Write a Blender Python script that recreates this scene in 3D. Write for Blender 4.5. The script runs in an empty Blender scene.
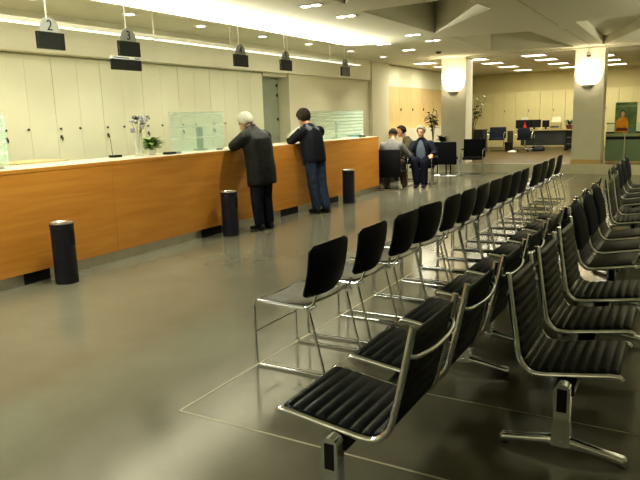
import bpy, bmesh, math, random
from mathutils import Vector, Matrix
random.seed(7)
PI = math.pi
SC = bpy.context.scene
C = SC.collection
V = Vector

# ------------------------------------------------------------------ materials
def mat(name, col, rough=.5, metal=0., spec=.5, emit=None, estr=0., trans=0., alpha=1., ior=1.45, noise=0., nscale=4., coat=0., bump=0.):
    m = bpy.data.materials.new(name); m.use_nodes = True
    nt = m.node_tree; b = nt.nodes['Principled BSDF']
    b.inputs['Base Color'].default_value = (*col, 1)
    b.inputs['Roughness'].default_value = rough
    b.inputs['Metallic'].default_value = metal
    b.inputs['Specular IOR Level'].default_value = spec
    b.inputs['IOR'].default_value = ior
    b.inputs['Transmission Weight'].default_value = trans
    b.inputs['Alpha'].default_value = alpha
    b.inputs['Coat Weight'].default_value = coat
    if emit:
        b.inputs['Emission Color'].default_value = (*emit, 1)
        b.inputs['Emission Strength'].default_value = estr
    if noise or bump:
        tc = nt.nodes.new('ShaderNodeTexCoord'); n = nt.nodes.new('ShaderNodeTexNoise')
        n.inputs['Scale'].default_value = nscale; n.inputs['Detail'].default_value = 5
        nt.links.new(tc.outputs['Object'], n.inputs['Vector'])
        if noise:
            r = nt.nodes.new('ShaderNodeValToRGB')
            r.color_ramp.elements[0].position = .3; r.color_ramp.elements[1].position = .7
            r.color_ramp.elements[0].color = (*[c*(1-noise) for c in col], 1)
            r.color_ramp.elements[1].color = (*[min(1, c*(1+noise)) for c in col], 1)
            nt.links.new(n.outputs['Fac'], r.inputs['Fac']); nt.links.new(r.outputs['Color'], b.inputs['Base Color'])
        if bump:
            bp = nt.nodes.new('ShaderNodeBump'); bp.inputs['Strength'].default_value = bump; bp.inputs['Distance'].default_value = .01
            nt.links.new(n.outputs['Fac'], bp.inputs['Height']); nt.links.new(bp.outputs['Normal'], b.inputs['Normal'])
    return m

M = {}
M['wall'] = mat('painted_wall', (.76, .73, .58), .7, noise=.02, nscale=1.5)
M['ceil'] = mat('ceiling_paint', (.76, .74, .62), .85, noise=.02, nscale=.7)
M['bulk'] = mat('bulkhead_paint', (.78, .76, .62), .7, noise=.02)
M['cab'] = mat('cream_laminate', (.78, .77, .60), .45, noise=.02, nscale=2)
M['backcab'] = mat('yellow_laminate', (.68, .61, .33), .5, noise=.03, nscale=2)
M['tan'] = mat('tan_wood_laminate', (.70, .53, .27), .45, noise=.05, nscale=3)
M['gap'] = mat('shadow_gap', (.60, .57, .43), .8, noise=.1)
M['plat'] = mat('brown_platform_floor', (.10, .07, .03), .42, spec=.3, noise=.15, nscale=2)
M['riser'] = mat('cream_step', (.82, .80, .66), .5, noise=.05)
M['white'] = mat('white_paint', (.86, .84, .73), .5, noise=.02)
M['top'] = mat('cream_worktop', (.66, .63, .50), .35, noise=.03)
M['steel'] = mat('brushed_steel', (.55, .53, .47), .32, .85, noise=.06, nscale=12)
M['chrome'] = mat('chrome', (.80, .85, .90), .14, 1., noise=.03, nscale=8)
M['blackleather'] = mat('black_leather', (.009, .013, .016), .44, noise=.25, nscale=30, bump=.15, spec=.28)
M['black'] = mat('black_plastic', (.010, .010, .012), .4, noise=.2, nscale=10, spec=0.35)
M['shell'] = mat('black_shell_plastic', (.007, .008, .016), .34, noise=.2, nscale=25, bump=.08, spec=0.32)
M['seatgrey'] = mat('charcoal_seat_plastic', (.085, .088, .082), .30, spec=.7, noise=.15, nscale=25, bump=.05)
M['fabric'] = mat('black_fabric', (.012, .013, .017), .85, noise=.3, nscale=60, bump=.1, spec=0.12)
M['navyfab'] = mat('dark_blue_fabric', (.02, .026, .04), .8, noise=.25, nscale=40, spec=0.2)
M['bin'] = mat('bin_black_metal', (.022, .022, .036), .35, noise=.2, nscale=6, spec=0.3)
M['display'] = mat('black_display', (.012, .014, .013), .3, noise=.2, nscale=20)
M['grey'] = mat('grey_plastic', (.25, .26, .23), .5, noise=.05)
M['green_grey'] = mat('grey_green_paint', (.33, .36, .28), .6, noise=.06)
M['dgrey'] = mat('dark_grey_plastic', (.06, .06, .06), .5, noise=.1)
M['digit'] = mat('digit_black', (.01, .01, .01), .6, noise=.1)
M['bluetext'] = mat('blue_print', (.05, .09, .2), .6, noise=.1)
M['paper'] = mat('paper', (.8, .8, .74), .7, noise=.03)
M['red'] = mat('red_plastic', (.5, .03, .02), .5, noise=.1)
M['leaf'] = mat('leaf_green', (.22, .36, .10), .5, noise=.4, nscale=12)
M['leafdark'] = mat('dark_leaf', (.05, .08, .03), .5, noise=.4, nscale=12)
M['stem'] = mat('stem_brown', (.12, .08, .04), .7, noise=.2)
M['petal'] = mat('grey_blue_petals', (.30, .31, .33), .7, noise=.3, nscale=20)
M['terracotta'] = mat('dark_red_pot', (.13, .03, .03), .5, noise=.2)
M['lamp'] = mat('lamp_diffuser', (1, .97, .85), .4, emit=(1, .93, .72), estr=9, noise=.01)
M['tube'] = mat('tube_diffuser', (1, .97, .85), .4, emit=(1, .95, .78), estr=1.1, noise=.01)
M['sconce'] = mat('sconce_glass', (1, .95, .8), .3, emit=(1, .87, .64), estr=1.7, noise=.01)
M['panel'] = mat('panel_diffuser', (1, .97, .85), .4, emit=(1, .95, .74), estr=3.2, noise=.01)
M['glass'] = mat('tinted_glass', (.50, .88, .74), .06, trans=.0, alpha=.2, spec=.6, noise=.02)
M['frost'] = mat('frosted_stripe', (.82, .93, .84), .5, alpha=.26, noise=.02)
M['vase'] = mat('clear_vase_glass', (.7, .72, .62), .05, alpha=.28, spec=.8, noise=.02)
M['greenglass'] = mat('green_frosted_glass', (.17, .24, .16), .3, noise=.08, nscale=2)
M['greenpale'] = mat('pale_green_glass', (.30, .35, .20), .3, noise=.06)
M['poster'] = mat('poster_green', (.15, .23, .11), .5, noise=.35, nscale=5)
M['orange'] = mat('poster_orange', (.75, .33, .03), .6, noise=.25, nscale=14)
M['pskin'] = mat('poster_skin', (.7, .45, .26), .6, noise=.15, nscale=14)
M['pblue'] = mat('poster_blue', (.10, .25, .38), .6, noise=.1)
M['ptext'] = mat('poster_text', (.6, .7, .52), .6, noise=.1)
M['phair'] = mat('poster_hair', (.05, .035, .02), .6, noise=.2)
M['skin'] = mat('skin', (.52, .30, .19), .5, noise=.06, nscale=20)
M['whitehair'] = mat('white_hair', (.62, .60, .52), .8, noise=.15, nscale=40, bump=.3, spec=.12)
M['brownhair'] = mat('dark_hair', (.022, .016, .011), .7, noise=.3, nscale=40, bump=.3, spec=.12)
M['greyhair'] = mat('grey_hair', (.20, .18, .14), .8, noise=.25, nscale=40, bump=.3, spec=.12)
M['darkjacket'] = mat('black_leather_jacket', (.014, .015, .015), .48, noise=.35, nscale=14, bump=.4, spec=0.18)
M['blackjacket'] = mat('black_sport_jacket', (.008, .009, .014), .6, noise=.3, nscale=12, bump=.3, spec=0.12)
M['hood'] = mat('grey_hood', (.10, .11, .13), .8, noise=.2, nscale=20, spec=0.2)
M['stripe'] = mat('white_stripe', (.72, .72, .66), .7, noise=.05)
M['navytrouser'] = mat('navy_trousers', (.008, .009, .018), .8, noise=.2, nscale=20, spec=0.12)
M['jeans'] = mat('blue_jeans', (.022, .034, .06), .85, noise=.35, nscale=18, spec=0.15)
M['greyjacket'] = mat('grey_jacket', (.14, .14, .14), .85, noise=.15, nscale=20, spec=0.2)
M['olive'] = mat('olive_coat', (.07, .065, .035), .85, noise=.2, nscale=20, spec=0.15)
M['bluecoat'] = mat('navy_coat', (.015, .018, .03), .8, noise=.2, nscale=20, spec=0.15)
M['blueshirt'] = mat('steel_blue_shirt', (.13, .16, .21), .8, noise=.12, nscale=20, spec=0.2)
M['shoe'] = mat('black_shoe', (.01, .01, .01), .45, noise=.2)
M['brownshoe'] = mat('brown_trousers', (.06, .04, .02), .7, noise=.2)
M['eye'] = mat('dark_eye', (.02, .015, .01), .3, noise=.1)
M['lip'] = mat('lip', (.36, .16, .12), .6, noise=.1)
M['deskdark'] = mat('dark_desk_panel', (.03, .033, .033), .5, noise=.2, nscale=3)
M['desktop'] = mat('pale_desktop', (.42, .35, .18), .4, noise=.06)
M['monitorgrey'] = mat('warm_grey_casing', (.20, .20, .16), .5, noise=.05)
M['screen'] = mat('dark_screen', (.012, .014, .016), .2, noise=.1)
M['basketmat'] = mat('dark_basket', (.02, .018, .015), .7, noise=.3)

def wood_material():
    m = bpy.data.materials.new('counter_wood'); m.use_nodes = True
    nt = m.node_tree; b = nt.nodes['Principled BSDF']
    tc = nt.nodes.new('ShaderNodeTexCoord'); mp = nt.nodes.new('ShaderNodeMapping')
    mp.inputs['Scale'].default_value = (1, .55, 7)
    n = nt.nodes.new('ShaderNodeTexNoise'); n.inputs['Scale'].default_value = 1.6; n.inputs['Detail'].default_value = 7; n.inputs['Distortion'].default_value = .8
    r = nt.nodes.new('ShaderNodeValToRGB')
    r.color_ramp.elements[0].position = .25; r.color_ramp.elements[0].color = (.40, .17, .026, 1)
    r.color_ramp.elements[1].position = .75; r.color_ramp.elements[1].color = (.53, .255, .048, 1)
    nt.links.new(tc.outputs['Object'], mp.inputs['Vector']); nt.links.new(mp.outputs['Vector'], n.inputs['Vector'])
    nt.links.new(n.outputs['Fac'], r.inputs['Fac']); nt.links.new(r.outputs['Color'], b.inputs['Base Color'])
    b.inputs['Roughness'].default_value = .38
    return m
M['wood'] = wood_material()

def floor_material():
    m = bpy.data.materials.new('polished_stone_floor'); m.use_nodes = True
    nt = m.node_tree; b = nt.nodes['Principled BSDF']
    tc = nt.nodes.new('ShaderNodeTexCoord')
    n = nt.nodes.new('ShaderNodeTexNoise'); n.inputs['Scale'].default_value = .55; n.inputs['Detail'].default_value = 6; n.inputs['Roughness'].default_value = .6
    r = nt.nodes.new('ShaderNodeValToRGB')
    r.color_ramp.elements[0].position = .3; r.color_ramp.elements[0].color = (.135, .132, .098, 1)
    r.color_ramp.elements[1].position = .72; r.color_ramp.elements[1].color = (.195, .195, .152, 1)
    nt.links.new(tc.outputs['Object'], n.inputs['Vector']); nt.links.new(n.outputs['Fac'], r.inputs['Fac'])
    nt.links.new(r.outputs['Color'], b.inputs['Base Color'])
    n2 = nt.nodes.new('ShaderNodeTexNoise'); n2.inputs['Scale'].default_value = 2.2; n2.inputs['Detail'].default_value = 4
    mr = nt.nodes.new('ShaderNodeMapRange'); mr.inputs['To Min'].default_value = .11; mr.inputs['To Max'].default_value = .20
    nt.links.new(tc.outputs['Object'], n2.inputs['Vector']); nt.links.new(n2.outputs['Fac'], mr.inputs['Value'])
    nt.links.new(mr.outputs['Result'], b.inputs['Roughness'])
    b.inputs['Specular IOR Level'].default_value = .45
    return m
M['floor'] = floor_material()
M['inlay'] = mat('pale_floor_inlay', (.50, .47, .36), .3, noise=.05)

# ------------------------------------------------------------------ mesh helpers
def BM(): return bmesh.new()
def box(bm, c, s, rz=0, bev=0., rot=None):
    g = bmesh.ops.create_cube(bm, size=1)
    vs = g['verts']
    mx = Matrix.Translation(c) @ (rot if rot else Matrix.Rotation(rz, 4, 'Z')) @ Matrix.Diagonal((*s, 1))
    bmesh.ops.transform(bm, matrix=mx, verts=vs)
    if bev:
        es = list({e for v in vs for e in v.link_edges})
        bmesh.ops.bevel(bm, geom=es, offset=bev, segments=2, profile=.5, affect='EDGES', clamp_overlap=True)
    return vs
def b2(bm, lo, hi, bev=0.):
    box(bm, [(a+b)/2 for a, b in zip(lo, hi)], [abs(b-a) for a, b in zip(lo, hi)], bev=bev)
def frames(P):
    P = [V(p) for p in P]; T = []
    for i in range(len(P)):
        a = P[max(i-1, 0)]; b = P[min(i+1, len(P)-1)]
        T.append((b-a).normalized())
    n = T[0].orthogonal().normalized(); N = [n]
    for i in range(1, len(P)):
        n = N[-1] - T[i]*N[-1].dot(T[i])
        n = n.normalized() if n.length > 1e-6 else T[i].orthogonal().normalized()
        N.append(n)
    return P, T, N
def skin_rings(bm, rings, cap=True, closed=False):
    R = [[bm.verts.new(p) for p in ring] for ring in rings]
    n = len(R[0]); m = len(R)
    for i in range(m if closed else m-1):
        a, b = R[i], R[(i+1) % m]
        for k in range(n):
            try: bm.faces.new((a[k], a[(k+1) % n], b[(k+1) % n], b[k]))
            except ValueError: pass
    if cap and not closed:
        bm.faces.new(R[0][::-1]); bm.faces.new(R[-1])
    return R
def fillet(P, r, n=5):
    P = [V(p) for p in P]; out = [P[0]]
    for i in range(1, len(P)-1):
        a, b, c = P[i-1], P[i], P[i+1]
        d1 = (a-b); d2 = (c-b)
        rr = min(r, d1.length*.49, d2.length*.49)
        s = b+d1.normalized()*rr; e = b+d2.normalized()*rr
        for k in range(n+1):
            t = k/n; out.append(s*(1-t)**2+b*2*t*(1-t)+e*t*t)
    out.append(P[-1]); return out
def tube(bm, P, r, n=10, fr=0., rs=None):
    if fr: P = fillet(P, fr)
    P, T, N = frames(P); rings = []
    for i, p in enumerate(P):
        B = T[i].cross(N[i]); rr = rs[i] if rs else r
        rings.append([p+(N[i]*math.cos(2*PI*k/n)+B*math.sin(2*PI*k/n))*rr for k in range(n)])
    skin_rings(bm, rings)
def lathe(bm, prof, n=24, c=(0, 0, 0), sx=1., sy=1.):
    rings = [[V((c[0]+r*sx*math.cos(2*PI*k/n), c[1]+r*sy*math.sin(2*PI*k/n), c[2]+z)) for k in range(n)] for r, z in prof]
    skin_rings(bm, rings)
def ball(bm, c, r, n=12, rot=None):
    if not hasattr(r, '__len__'): r = (r, r, r)
    g = bmesh.ops.create_uvsphere(bm, u_segments=n*2, v_segments=n, radius=1)
    mx = Matrix.Translation(c) @ (rot.to_4x4() if rot else Matrix.Identity(4)) @ Matrix.Diagonal((*r, 1))
    bmesh.ops.transform(bm, matrix=mx, verts=g['verts']); return g['verts']
def limb(bm, P, rs, n=14):
    """capsule chain with its own radius at every joint"""
    P = [V(p) for p in P]
    for i in range(len(P)-1):
        a, b = P[i], P[i+1]; ra, rb = rs[i], rs[i+1]
        d = (b-a); m = 5
        tube(bm, [a+d*k/m for k in range(m+1)], 0, n, rs=[ra+(rb-ra)*k/m for k in range(m+1)])
    for p, r in zip(P, rs): ball(bm, p, r, 7)
def loft(bm, secs, n=24, pw=2.0):
    """secs: (centre, half-width vector, half-depth vector)"""
    rings = []
    for c, a, b in secs:
        c, a, b = V(c), V(a), V(b); ring = []
        for k in range(n):
            t = 2*PI*k/n; ct, st = math.cos(t), math.sin(t)
            ring.append(c+a*(math.copysign(abs(ct)**(2/pw), ct))+b*(math.copysign(abs(st)**(2/pw), st)))
        rings.append(ring)
    skin_rings(bm, rings)
def prism(bm, poly, z0, z1):
    a = [bm.verts.new((x, y, z0)) for x, y in poly]; b = [bm.verts.new((x, y, z1)) for x, y in poly]
    n = len(poly)
    bm.faces.new(a[::-1]); bm.faces.new(b)
    for i in range(n): bm.faces.new((a[i], a[(i+1) % n], b[(i+1) % n], b[i]))
def obj(name, bm, m, parent=None, smooth=False, loc=None, rz=0., sharp=.7):
    bmesh.ops.recalc_face_normals(bm, faces=bm.faces[:])
    me = bpy.data.meshes.new(name); bm.to_mesh(me); bm.free()
    me.materials.append(m)
    if smooth:
        for p in me.polygons: p.use_smooth = True
        try: me.set_sharp_from_angle(angle=sharp)
        except Exception: pass
    o = bpy.data.objects.new(name, me); C.objects.link(o)
    if parent: o.parent = parent
    if loc: o.location = loc
    o.rotation_euler.z = rz
    return o
def remeshed(bm, voxel, sm=4):
    """union of overlapping closed shapes as one continuous smooth surface"""
    bmesh.ops.recalc_face_normals(bm, faces=bm.faces[:])
    me = bpy.data.meshes.new('tmp'); bm.to_mesh(me); bm.free()
    o = bpy.data.objects.new('tmp', me); C.objects.link(o)
    r = o.modifiers.new('r', 'REMESH'); r.mode = 'VOXEL'; r.voxel_size = voxel
    s = o.modifiers.new('s', 'SMOOTH'); s.iterations = sm; s.factor = .5
    dg = bpy.context.evaluated_depsgraph_get(); dg.update()
    me2 = bpy.data.meshes.new_from_object(o.evaluated_get(dg))
    bpy.data.objects.remove(o); bpy.data.meshes.remove(me)
    b = bmesh.new(); b.from_mesh(me2); bpy.data.meshes.remove(me2)
    return b
def tag(o, label, cat, group=None):
    o['label'] = label; o['category'] = cat
    if group: o['group'] = group
    return o
def thing(name, label, cat, loc=(0, 0, 0), rz=0., group=None):
    o = bpy.data.objects.new(name, None); C.objects.link(o)
    o.empty_display_size = .1
    o.location = loc; o.rotation_euler.z = rz
    return tag(o, label, cat, group)
def struct(name, bm, m, parent=None):
    o = obj(name, bm, m, parent)
    if not parent: o['kind'] = 'structure'
    return o
def kids(o): return [c for c in list(C.objects) if c.parent == o]
KID = {}
def dup(root, loc, rz, label, group=None):
    def cp(o, par):
        c = o.copy(); C.objects.link(c)
        if par: c.parent = par
        for ch in list(o.children): cp(ch, c)
        return c
    r = cp(root, None); r.location = loc; r.rotation_euler.z = rz; r['label'] = label
    if group: r['group'] = group
    return r
def text_bm(s, size, depth=.001):
    cu = bpy.data.curves.new('txt', 'FONT'); cu.body = s; cu.size = size; cu.align_x = 'CENTER'; cu.align_y = 'CENTER'; cu.extrude = depth
    o = bpy.data.objects.new('txt', cu); C.objects.link(o)
    dg = bpy.context.evaluated_depsgraph_get(); dg.update()
    me = bpy.data.meshes.new_from_object(o.evaluated_get(dg))
    bpy.data.objects.remove(o); bpy.data.curves.remove(cu)
    b = bmesh.new(); b.from_mesh(me); bpy.data.meshes.remove(me); return b
# text lies in XY; stand it upright facing +X or -Y
FACE_X = Matrix(((0, 0, 1, 0), (1, 0, 0, 0), (0, 1, 0, 0), (0, 0, 0, 1)))
FACE_NY = Matrix(((1, 0, 0, 0), (0, 0, -1, 0), (0, 1, 0, 0), (0, 0, 0, 1)))
def xf(bm, mx): bmesh.ops.transform(bm, matrix=mx, verts=bm.verts[:]); return bm

# ------------------------------------------------------------------ room shell
H = 3.15
XR, YR, YB = 4.6, -2.6, 26.6     # right wall, rear wall, back wall
bm = BM(); b2(bm, (-9.2, YR, -.12), (XR, 17.6, 0)); struct('floor', bm, M['floor'])
bm = BM(); b2(bm, (-9.2, 17.64, -.12), (XR, YB, .25)); struct('floor_platform', bm, M['plat'])
bm = BM(); b2(bm, (-9.2, 17.6, -.12), (XR, 17.64, .253)); struct('trim_step', bm, M['riser'])
def strip(n, lo, hi):
    bm = BM(); b2(bm, (*lo, -.002), (*hi, .0012)); struct(n, bm, M['inlay'])
strip('trim_1', (-2.409, 2.505), (-2.395, 16.9))
strip('trim_2', (-2.395, 2.505), (XR, 2.518))
strip('trim_3', (-2.395, 3.325), (XR, 3.335))
strip('trim_4', (-2.395, 15.05), (XR, 15.064))
# ceiling with recessed coffers
coffers = [
    [(-4.35, 8.95), (-2.78, 8.85), (-2.72, 10.07), (-4.36, 12.2)],
    [(-4.34, 13.05), (-2.84, 13.3), (-2.58, 17.2), (-4.44, 16.5)],
    [(-4.3, 5.2), (-2.7, 5.2), (-2.7, 6.1), (-4.25, 8.25)],
    [(-1.88, 12.5), (-.36, 12.5), (-1.93, 17.3)],
]
bm = BM()
outer = [(-9.2, YR), (XR, YR), (XR, YB), (-9.2, YB)]
def loop(bm, P, z):
    vs = [bm.verts.new((x, y, z)) for x, y in P]
    return vs, [bm.edges.new((vs[i], vs[(i+1) % len(vs)])) for i in range(len(vs))]
_, E = loop(bm, outer, H); allE = list(E); inner = []
for P in coffers:
    vs, es = loop(bm, P, H); allE += es; inner.append(vs)
bmesh.ops.triangle_fill(bm, use_beauty=True, use_dissolve=False, edges=allE)
for vs, dep in zip(inner, (.75, .75, .75, .2)):
    up = [bm.verts.new(v.co+V((0, 0, dep))) for v in vs]; n = len(vs)
    for i in range(n): bm.faces.new((vs[i], vs[(i+1) % n], up[(i+1) % n], up[i]))
    bm.faces.new(up)
struct('ceiling', bm, M['ceil'])
bm = BM(); b2(bm, (-2.225, 4.5, H-.004), (-2.185, 12.85, H+.002)); struct('trim_5', bm, M['gap'])
bm = BM(); b2(bm, (-2.225, 13.45, H-.004), (-2.185, 17.2, H+.002)); struct('trim_6', bm, M['gap'])
# walls
bm = BM(); b2(bm, (XR, YR, -.12), (XR+.1, YB, 4)); struct('wall_right', bm, M['wall'])
bm = BM(); b2(bm, (-9.2, YR-.1, -.12), (XR, YR, 4)); struct('wall_rear', bm, M['wall'])
bm = BM(); b2(bm, (-9.2, YB, -.12), (XR, YB+.1, 4)); struct('wall_back', bm, M['backcab'])
# left wall: behind the cabinets, a doorway, then a plain stretch and a pier
bm = BM(); b2(bm, (-9.3, YR, -.12), (-9.2, YB, 3.3)); struct('wall_left', bm, M['wall'])
bm = BM(); b2(bm, (-9.2, YR, 0), (-8.6, 11.72, H)); struct('wall_behind_cabinets', bm, M['wall'])
bm = BM(); b2(bm, (-9.2, 12.66, 0), (-8.0, 16.9, H)); struct('wall_plain', bm, M['wall'])
bm = BM(); b2(bm, (-9.2, 11.72, 2.55), (-8.06, 12.66, H)); struct('wall_lintel', bm, M['wall'])
bm = BM(); b2(bm, (-9.2, 11.72, 0), (-8.32, 12.66, 2.55)); struct('wall_recess', bm, M['wall'])
bm = BM(); b2(bm, (-8.32, 11.73, .0), (-8.30, 12.65, 2.54)); struct('door_1', bm, M['green_grey'])
d1 = C.objects['door_1']
for z in (2.38, 2.16, 1.62):
    bm = BM(); b2(bm, (-8.30, 12.56, z-.03), (-8.27, 12.60, z+.03)); obj('door_hinge', bm, M['dgrey'], d1)
bm = BM(); b2(bm, (-9.2, 16.9, 0), (-7.9, 18.1, H)); struct('wall_pier', bm, M['wall'])
bm = BM(); b2(bm, (-8.4, YR, 2.62), (-7.85, 16.7, H)); struct('wall_bulkhead', bm, M['bulk'])
bm = BM(); b2(bm, (-8.2, 18.1, .25), (-7.75, 23.2, 1.2)); struct('wall_low', bm, M['wall'])
# rear-zone slab edge
bm = BM(); b2(bm, (-5.3, 17.5, H-.045), (XR, 17.62, H-.0)); struct('trim_7', bm, M['ceil'])

# columns
def column(name, x0, x1, y0, y1):
    bm = BM(); b2(bm, (x0, y0, .25), (x1, y1, H), bev=.01); o = struct(name, bm, M['white'])
    bm = BM(); b2(bm, (x0-.012, y0-.012, .25), (x1+.012, y1+.012, .37)); obj('plinth', bm, M['tan'] if name == 'wall_column_right' else M['white'], o)
column('wall_column_left', -6.13, -5.42, 17.68, 18.3)
column('wall_column_right', -2.62, -1.92, 17.68, 18.3)

# ------------------------------------------------------------------ service counter
def service_counter():
    t = thing('service_counter', 'long wood-fronted service counter with cream top along the left side', 'counter', (-5.82, 0, 0))
    y0, y1 = -.6, 12.75
    edges = [y0, 2.3, 5.27, 8.24, y1]
    for a, b in zip(edges, edges[1:]):
        bm = BM(); b2(bm, (-.03, a+.002, .125), (0, b-.002, 1.15), bev=.002); obj('front_panel', bm, M['wood'], t)
    bm = BM(); b2(bm, (-.03, y0, 1.15), (.004, y1, 1.188)); obj('edge_strip', bm, M['wood'], t)
    bm = BM(); b2(bm, (-.75, y0, 1.152), (-.03, y1, 1.188)); obj('worktop', bm, M['top'], t)
    bm = BM(); b2(bm, (-.055, y0, 0), (-.04, y1-.05, .125)); obj('kickplate', bm, M['steel'], t)
    for a, b in ((4.02, 4.33), (6.83, 7.26), (8.86, 9.4), (10.45, 10.9)):
        bm = BM(); b2(bm, (-.04, a, .004), (-.032, b, .122))
        obj('vent_panel', bm, M['black'], t)
    bm = BM(); b2(bm, (-.72, y1-.03, 0), (-.03, y1, 1.15)); obj('end_panel', bm, M['wood'], t)
    bm = BM(); b2(bm, (-.72, y0, .0), (-.70, y1-.03, 1.15)); obj('rear_panel', bm, M['cab'], t)
service_counter()
bm = BM()
t = thing('staff_desk', 'tan-topped staff desk standing behind the counter at the left edge', 'desk', (-7.25, 4.9, 0))
b2(bm, (-.35, 0, 1.10), (.25, .74, 1.178)); obj('desk_top', bm, M['tan'], t)
for y in (.04, .70):
    bm = BM(); b2(bm, (-.32, y-.02, 0), (.22, y+.02, 1.10)); obj('side_panel', bm, M['cab'], t)

# ------------------------------------------------------------------ cabinets along the left wall
CB = -8.08
def cabinet():
    t = thing('tall_cabinet', 'x', 'cabinet', (CB, 0, 0), 0, 'cream cabinets behind the counter')
    bm = BM(); b2(bm, (-.5, 0, 0), (-.022, .884, 2.6)); obj('carcass', bm, M['gap'], t)
    for k in range(2):
        bm = BM(); b2(bm, (-.02, k*.443+.0015, .05), (0, k*.443+.4415, 2.54), bev=.002)
        d = obj('door', bm, M['cab'], t)
        y = .05 if k else .40
        bm = BM(); lathe(bm, [(.0, 0), (.012, 0), (.018, .02), (.0, .028)], 12); xf(bm, Matrix.Translation((0, y, 1.57)) @ Matrix.Rotation(PI/2, 4, 'Y'))
        obj('knob', bm, M['dgrey'], d, True)
        if k:
            bm = BM(); b2(bm, (0, y-.012, 1.43), (.02, y+.012, 1.475)); b2(bm, (.02, y-.004, 1.40), (.024, y+.02, 1.45)); obj('lock', bm, M['dgrey'], d)
    bm = BM(); b2(bm, (-.5, 0, 2.54), (-.005, .884, 2.61)); obj('top_filler', bm, M['cab'], t)
    return t
cab0 = cabinet()
for i, what in enumerate(['flush cream two-door cabinet cut off by the left picture edge',
        'cream two-door cabinet directly below the number 2 sign',
        'cream two-door cabinet midway between the number 2 and number 3 signs',
        'cream two-door cabinet directly behind the flower vase, below the number 3 sign',
        'cream two-door cabinet behind the green plant, just left of the nearer glass screen',
        'cream two-door cabinet behind the middle of the nearer glass screen',
        'cream two-door cabinet behind the right end of the nearer glass screen, below number 4',
        'last cream two-door cabinet, next to the grey doorway']):
    y = 4.59+i*.89
    if i == 0: cab0.location.y = y; cab0['label'] = what
    else: dup(cab0, (CB, y, 0), 0, what)
# tan cabinets on the far left wall
bm = BM()
def tan_cab():
    t = thing('tan_cabinet', 'x', 'cabinet', (-8.0, 0, .25), 0, 'tan cabinets on the far left wall')
    bm = BM(); b2(bm, (-1.18, 0, .95), (-.02, .998, 2.88)); obj('carcass', bm, M['tan'], t)
    bm = BM(); b2(bm, (-.02, .004, .955), (0, .996, 2.25)); d = obj('door', bm, M['tan'], t)
    bm = BM(); b2(bm, (0, .1, 1.52), (.025, .13, 1.60)); obj('handle', bm, M['dgrey'], d)
    bm = BM(); b2(bm, (-.02, .004, 2.26), (0, .996, 2.88)); obj('upper_panel', bm, M['cab'], t)
    return t
tc0 = tan_cab()
for i, l in enumerate(['tan wall cabinet beside the cream pier, leftmost of the tan row', 'tan wall cabinet second from the cream pier', 'tan wall cabinet in the middle of the tan row above the seated man', 'tan wall cabinet second from the left column', 'tan wall cabinet right beside the left column, behind the dark plant']):
    y = 18.12+i*1.0
    if i == 0: tc0.location.y = y; tc0['label'] = l
    else: dup(tc0, (-8.0, y, .25), 0, l)
# yellow cabinets on the back wall
def back_cab():
    t = thing('back_cabinet', 'x', 'cabinet', (0, YB-.02, .25), 0, 'yellow cabinets on the back wall')
    bm = BM(); b2(bm, (-.46, -.4, 0), (.46, 0, 2.15)); obj('carcass', bm, M['gap'], t)
    for s in (-1, 1):
        bm = BM(); b2(bm, (min(s*.003, s*.457), -.42, .03), (max(s*.003, s*.457), -.4, 2.14)); d = obj('door', bm, M['backcab'], t)
        if s > 0:
            bm = BM(); b2(bm, (.03, -.44, 1.38), (.05, -.42, 1.46)); obj('handle', bm, M['dgrey'], d)
    bm = BM(); b2(bm, (-.46, -.415, 2.14), (.46, 0, 2.16)); obj('top_panel', bm, M['backcab'], t)
    return t
bc0 = back_cab()
bl = ['yellow back-wall cabinet partly hidden by the left column', 'yellow back-wall cabinet above the dark blue office chair', 'yellow back-wall cabinet above the red bottle on the long desk', 'yellow back-wall cabinet above the beige printer', 'yellow back-wall cabinet half hidden by the right column, above the desk plant', 'yellow back-wall cabinet just right of the right column', 'yellow back-wall cabinet behind the green poster', 'yellow back-wall cabinet at the right edge of the picture']
for i, l in enumerate(bl):
    x = -7.4+i*.925
    if i == 0: bc0.location.x = x; bc0['label'] = l
    else: dup(bc0, (x, YB-.02, .25), 0, l)

# ------------------------------------------------------------------ ceiling fittings
def downlight0():
    t = thing('downlight', 'x', 'downlight', (0, 0, H), 0, 'round downlights above the counter')
    bm = BM(); lathe(bm, [(.075, -.0), (.11, -.0), (.11, -.008), (.095, -.012), (.075, -.006)], 24); obj('trim_ring', bm, M['white'], t, True)
    bm = BM(); lathe(bm, [(.0, -.004), (.078, -.004), (.06, -.010), (0, -.013)], 24); obj('lens', bm, M['lamp'], t, True)
    return t
dl0 = downlight0()
DL = [(-7.06, 3.85, 'round downlight beyond the counter nearest the left edge'), (-7.06, 5.4, 'round downlight above the cabinets at upper left'), (-7.06, 6.98, 'round ceiling downlight right above the number 3 sign'), (-7.06, 8.54, 'round ceiling downlight left of the number 4 sign'), (-7.06, 10.3, 'round ceiling downlight between number 4 and number 5 signs'),
      (-7.06, 12.0, 'round ceiling downlight just right of the number 5 sign'), (-7.06, 13.95, 'round ceiling downlight left of the cream pier, over the far counter end'), (-7.1, 15.9, 'round ceiling downlight beside the cream pier')]
for i, (x, y, l) in enumerate(DL):
    if i == 0: dl0.location = (x, y, H); dl0['label'] = l
    else: dup(dl0, (x, y, H), 0, l)
def twin0():
    t = thing('twin_downlight', 'x', 'downlight', (0, 0, H), 0, 'twin downlights along the walkway')
    bm = BM(); b2(bm, (-.17, -.09, -.012), (.17, .09, 0), bev=.004); obj('frame', bm, M['white'], t)
    for s in (-1, 1):
        bm = BM(); lathe(bm, [(0, -.012), (.07, -.012), (.055, -.02), (0, -.022)], 20, (s*.085, 0, 0)); obj('lens', bm, M['lamp'], t, True)
    return t
tw0 = twin0()
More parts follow.
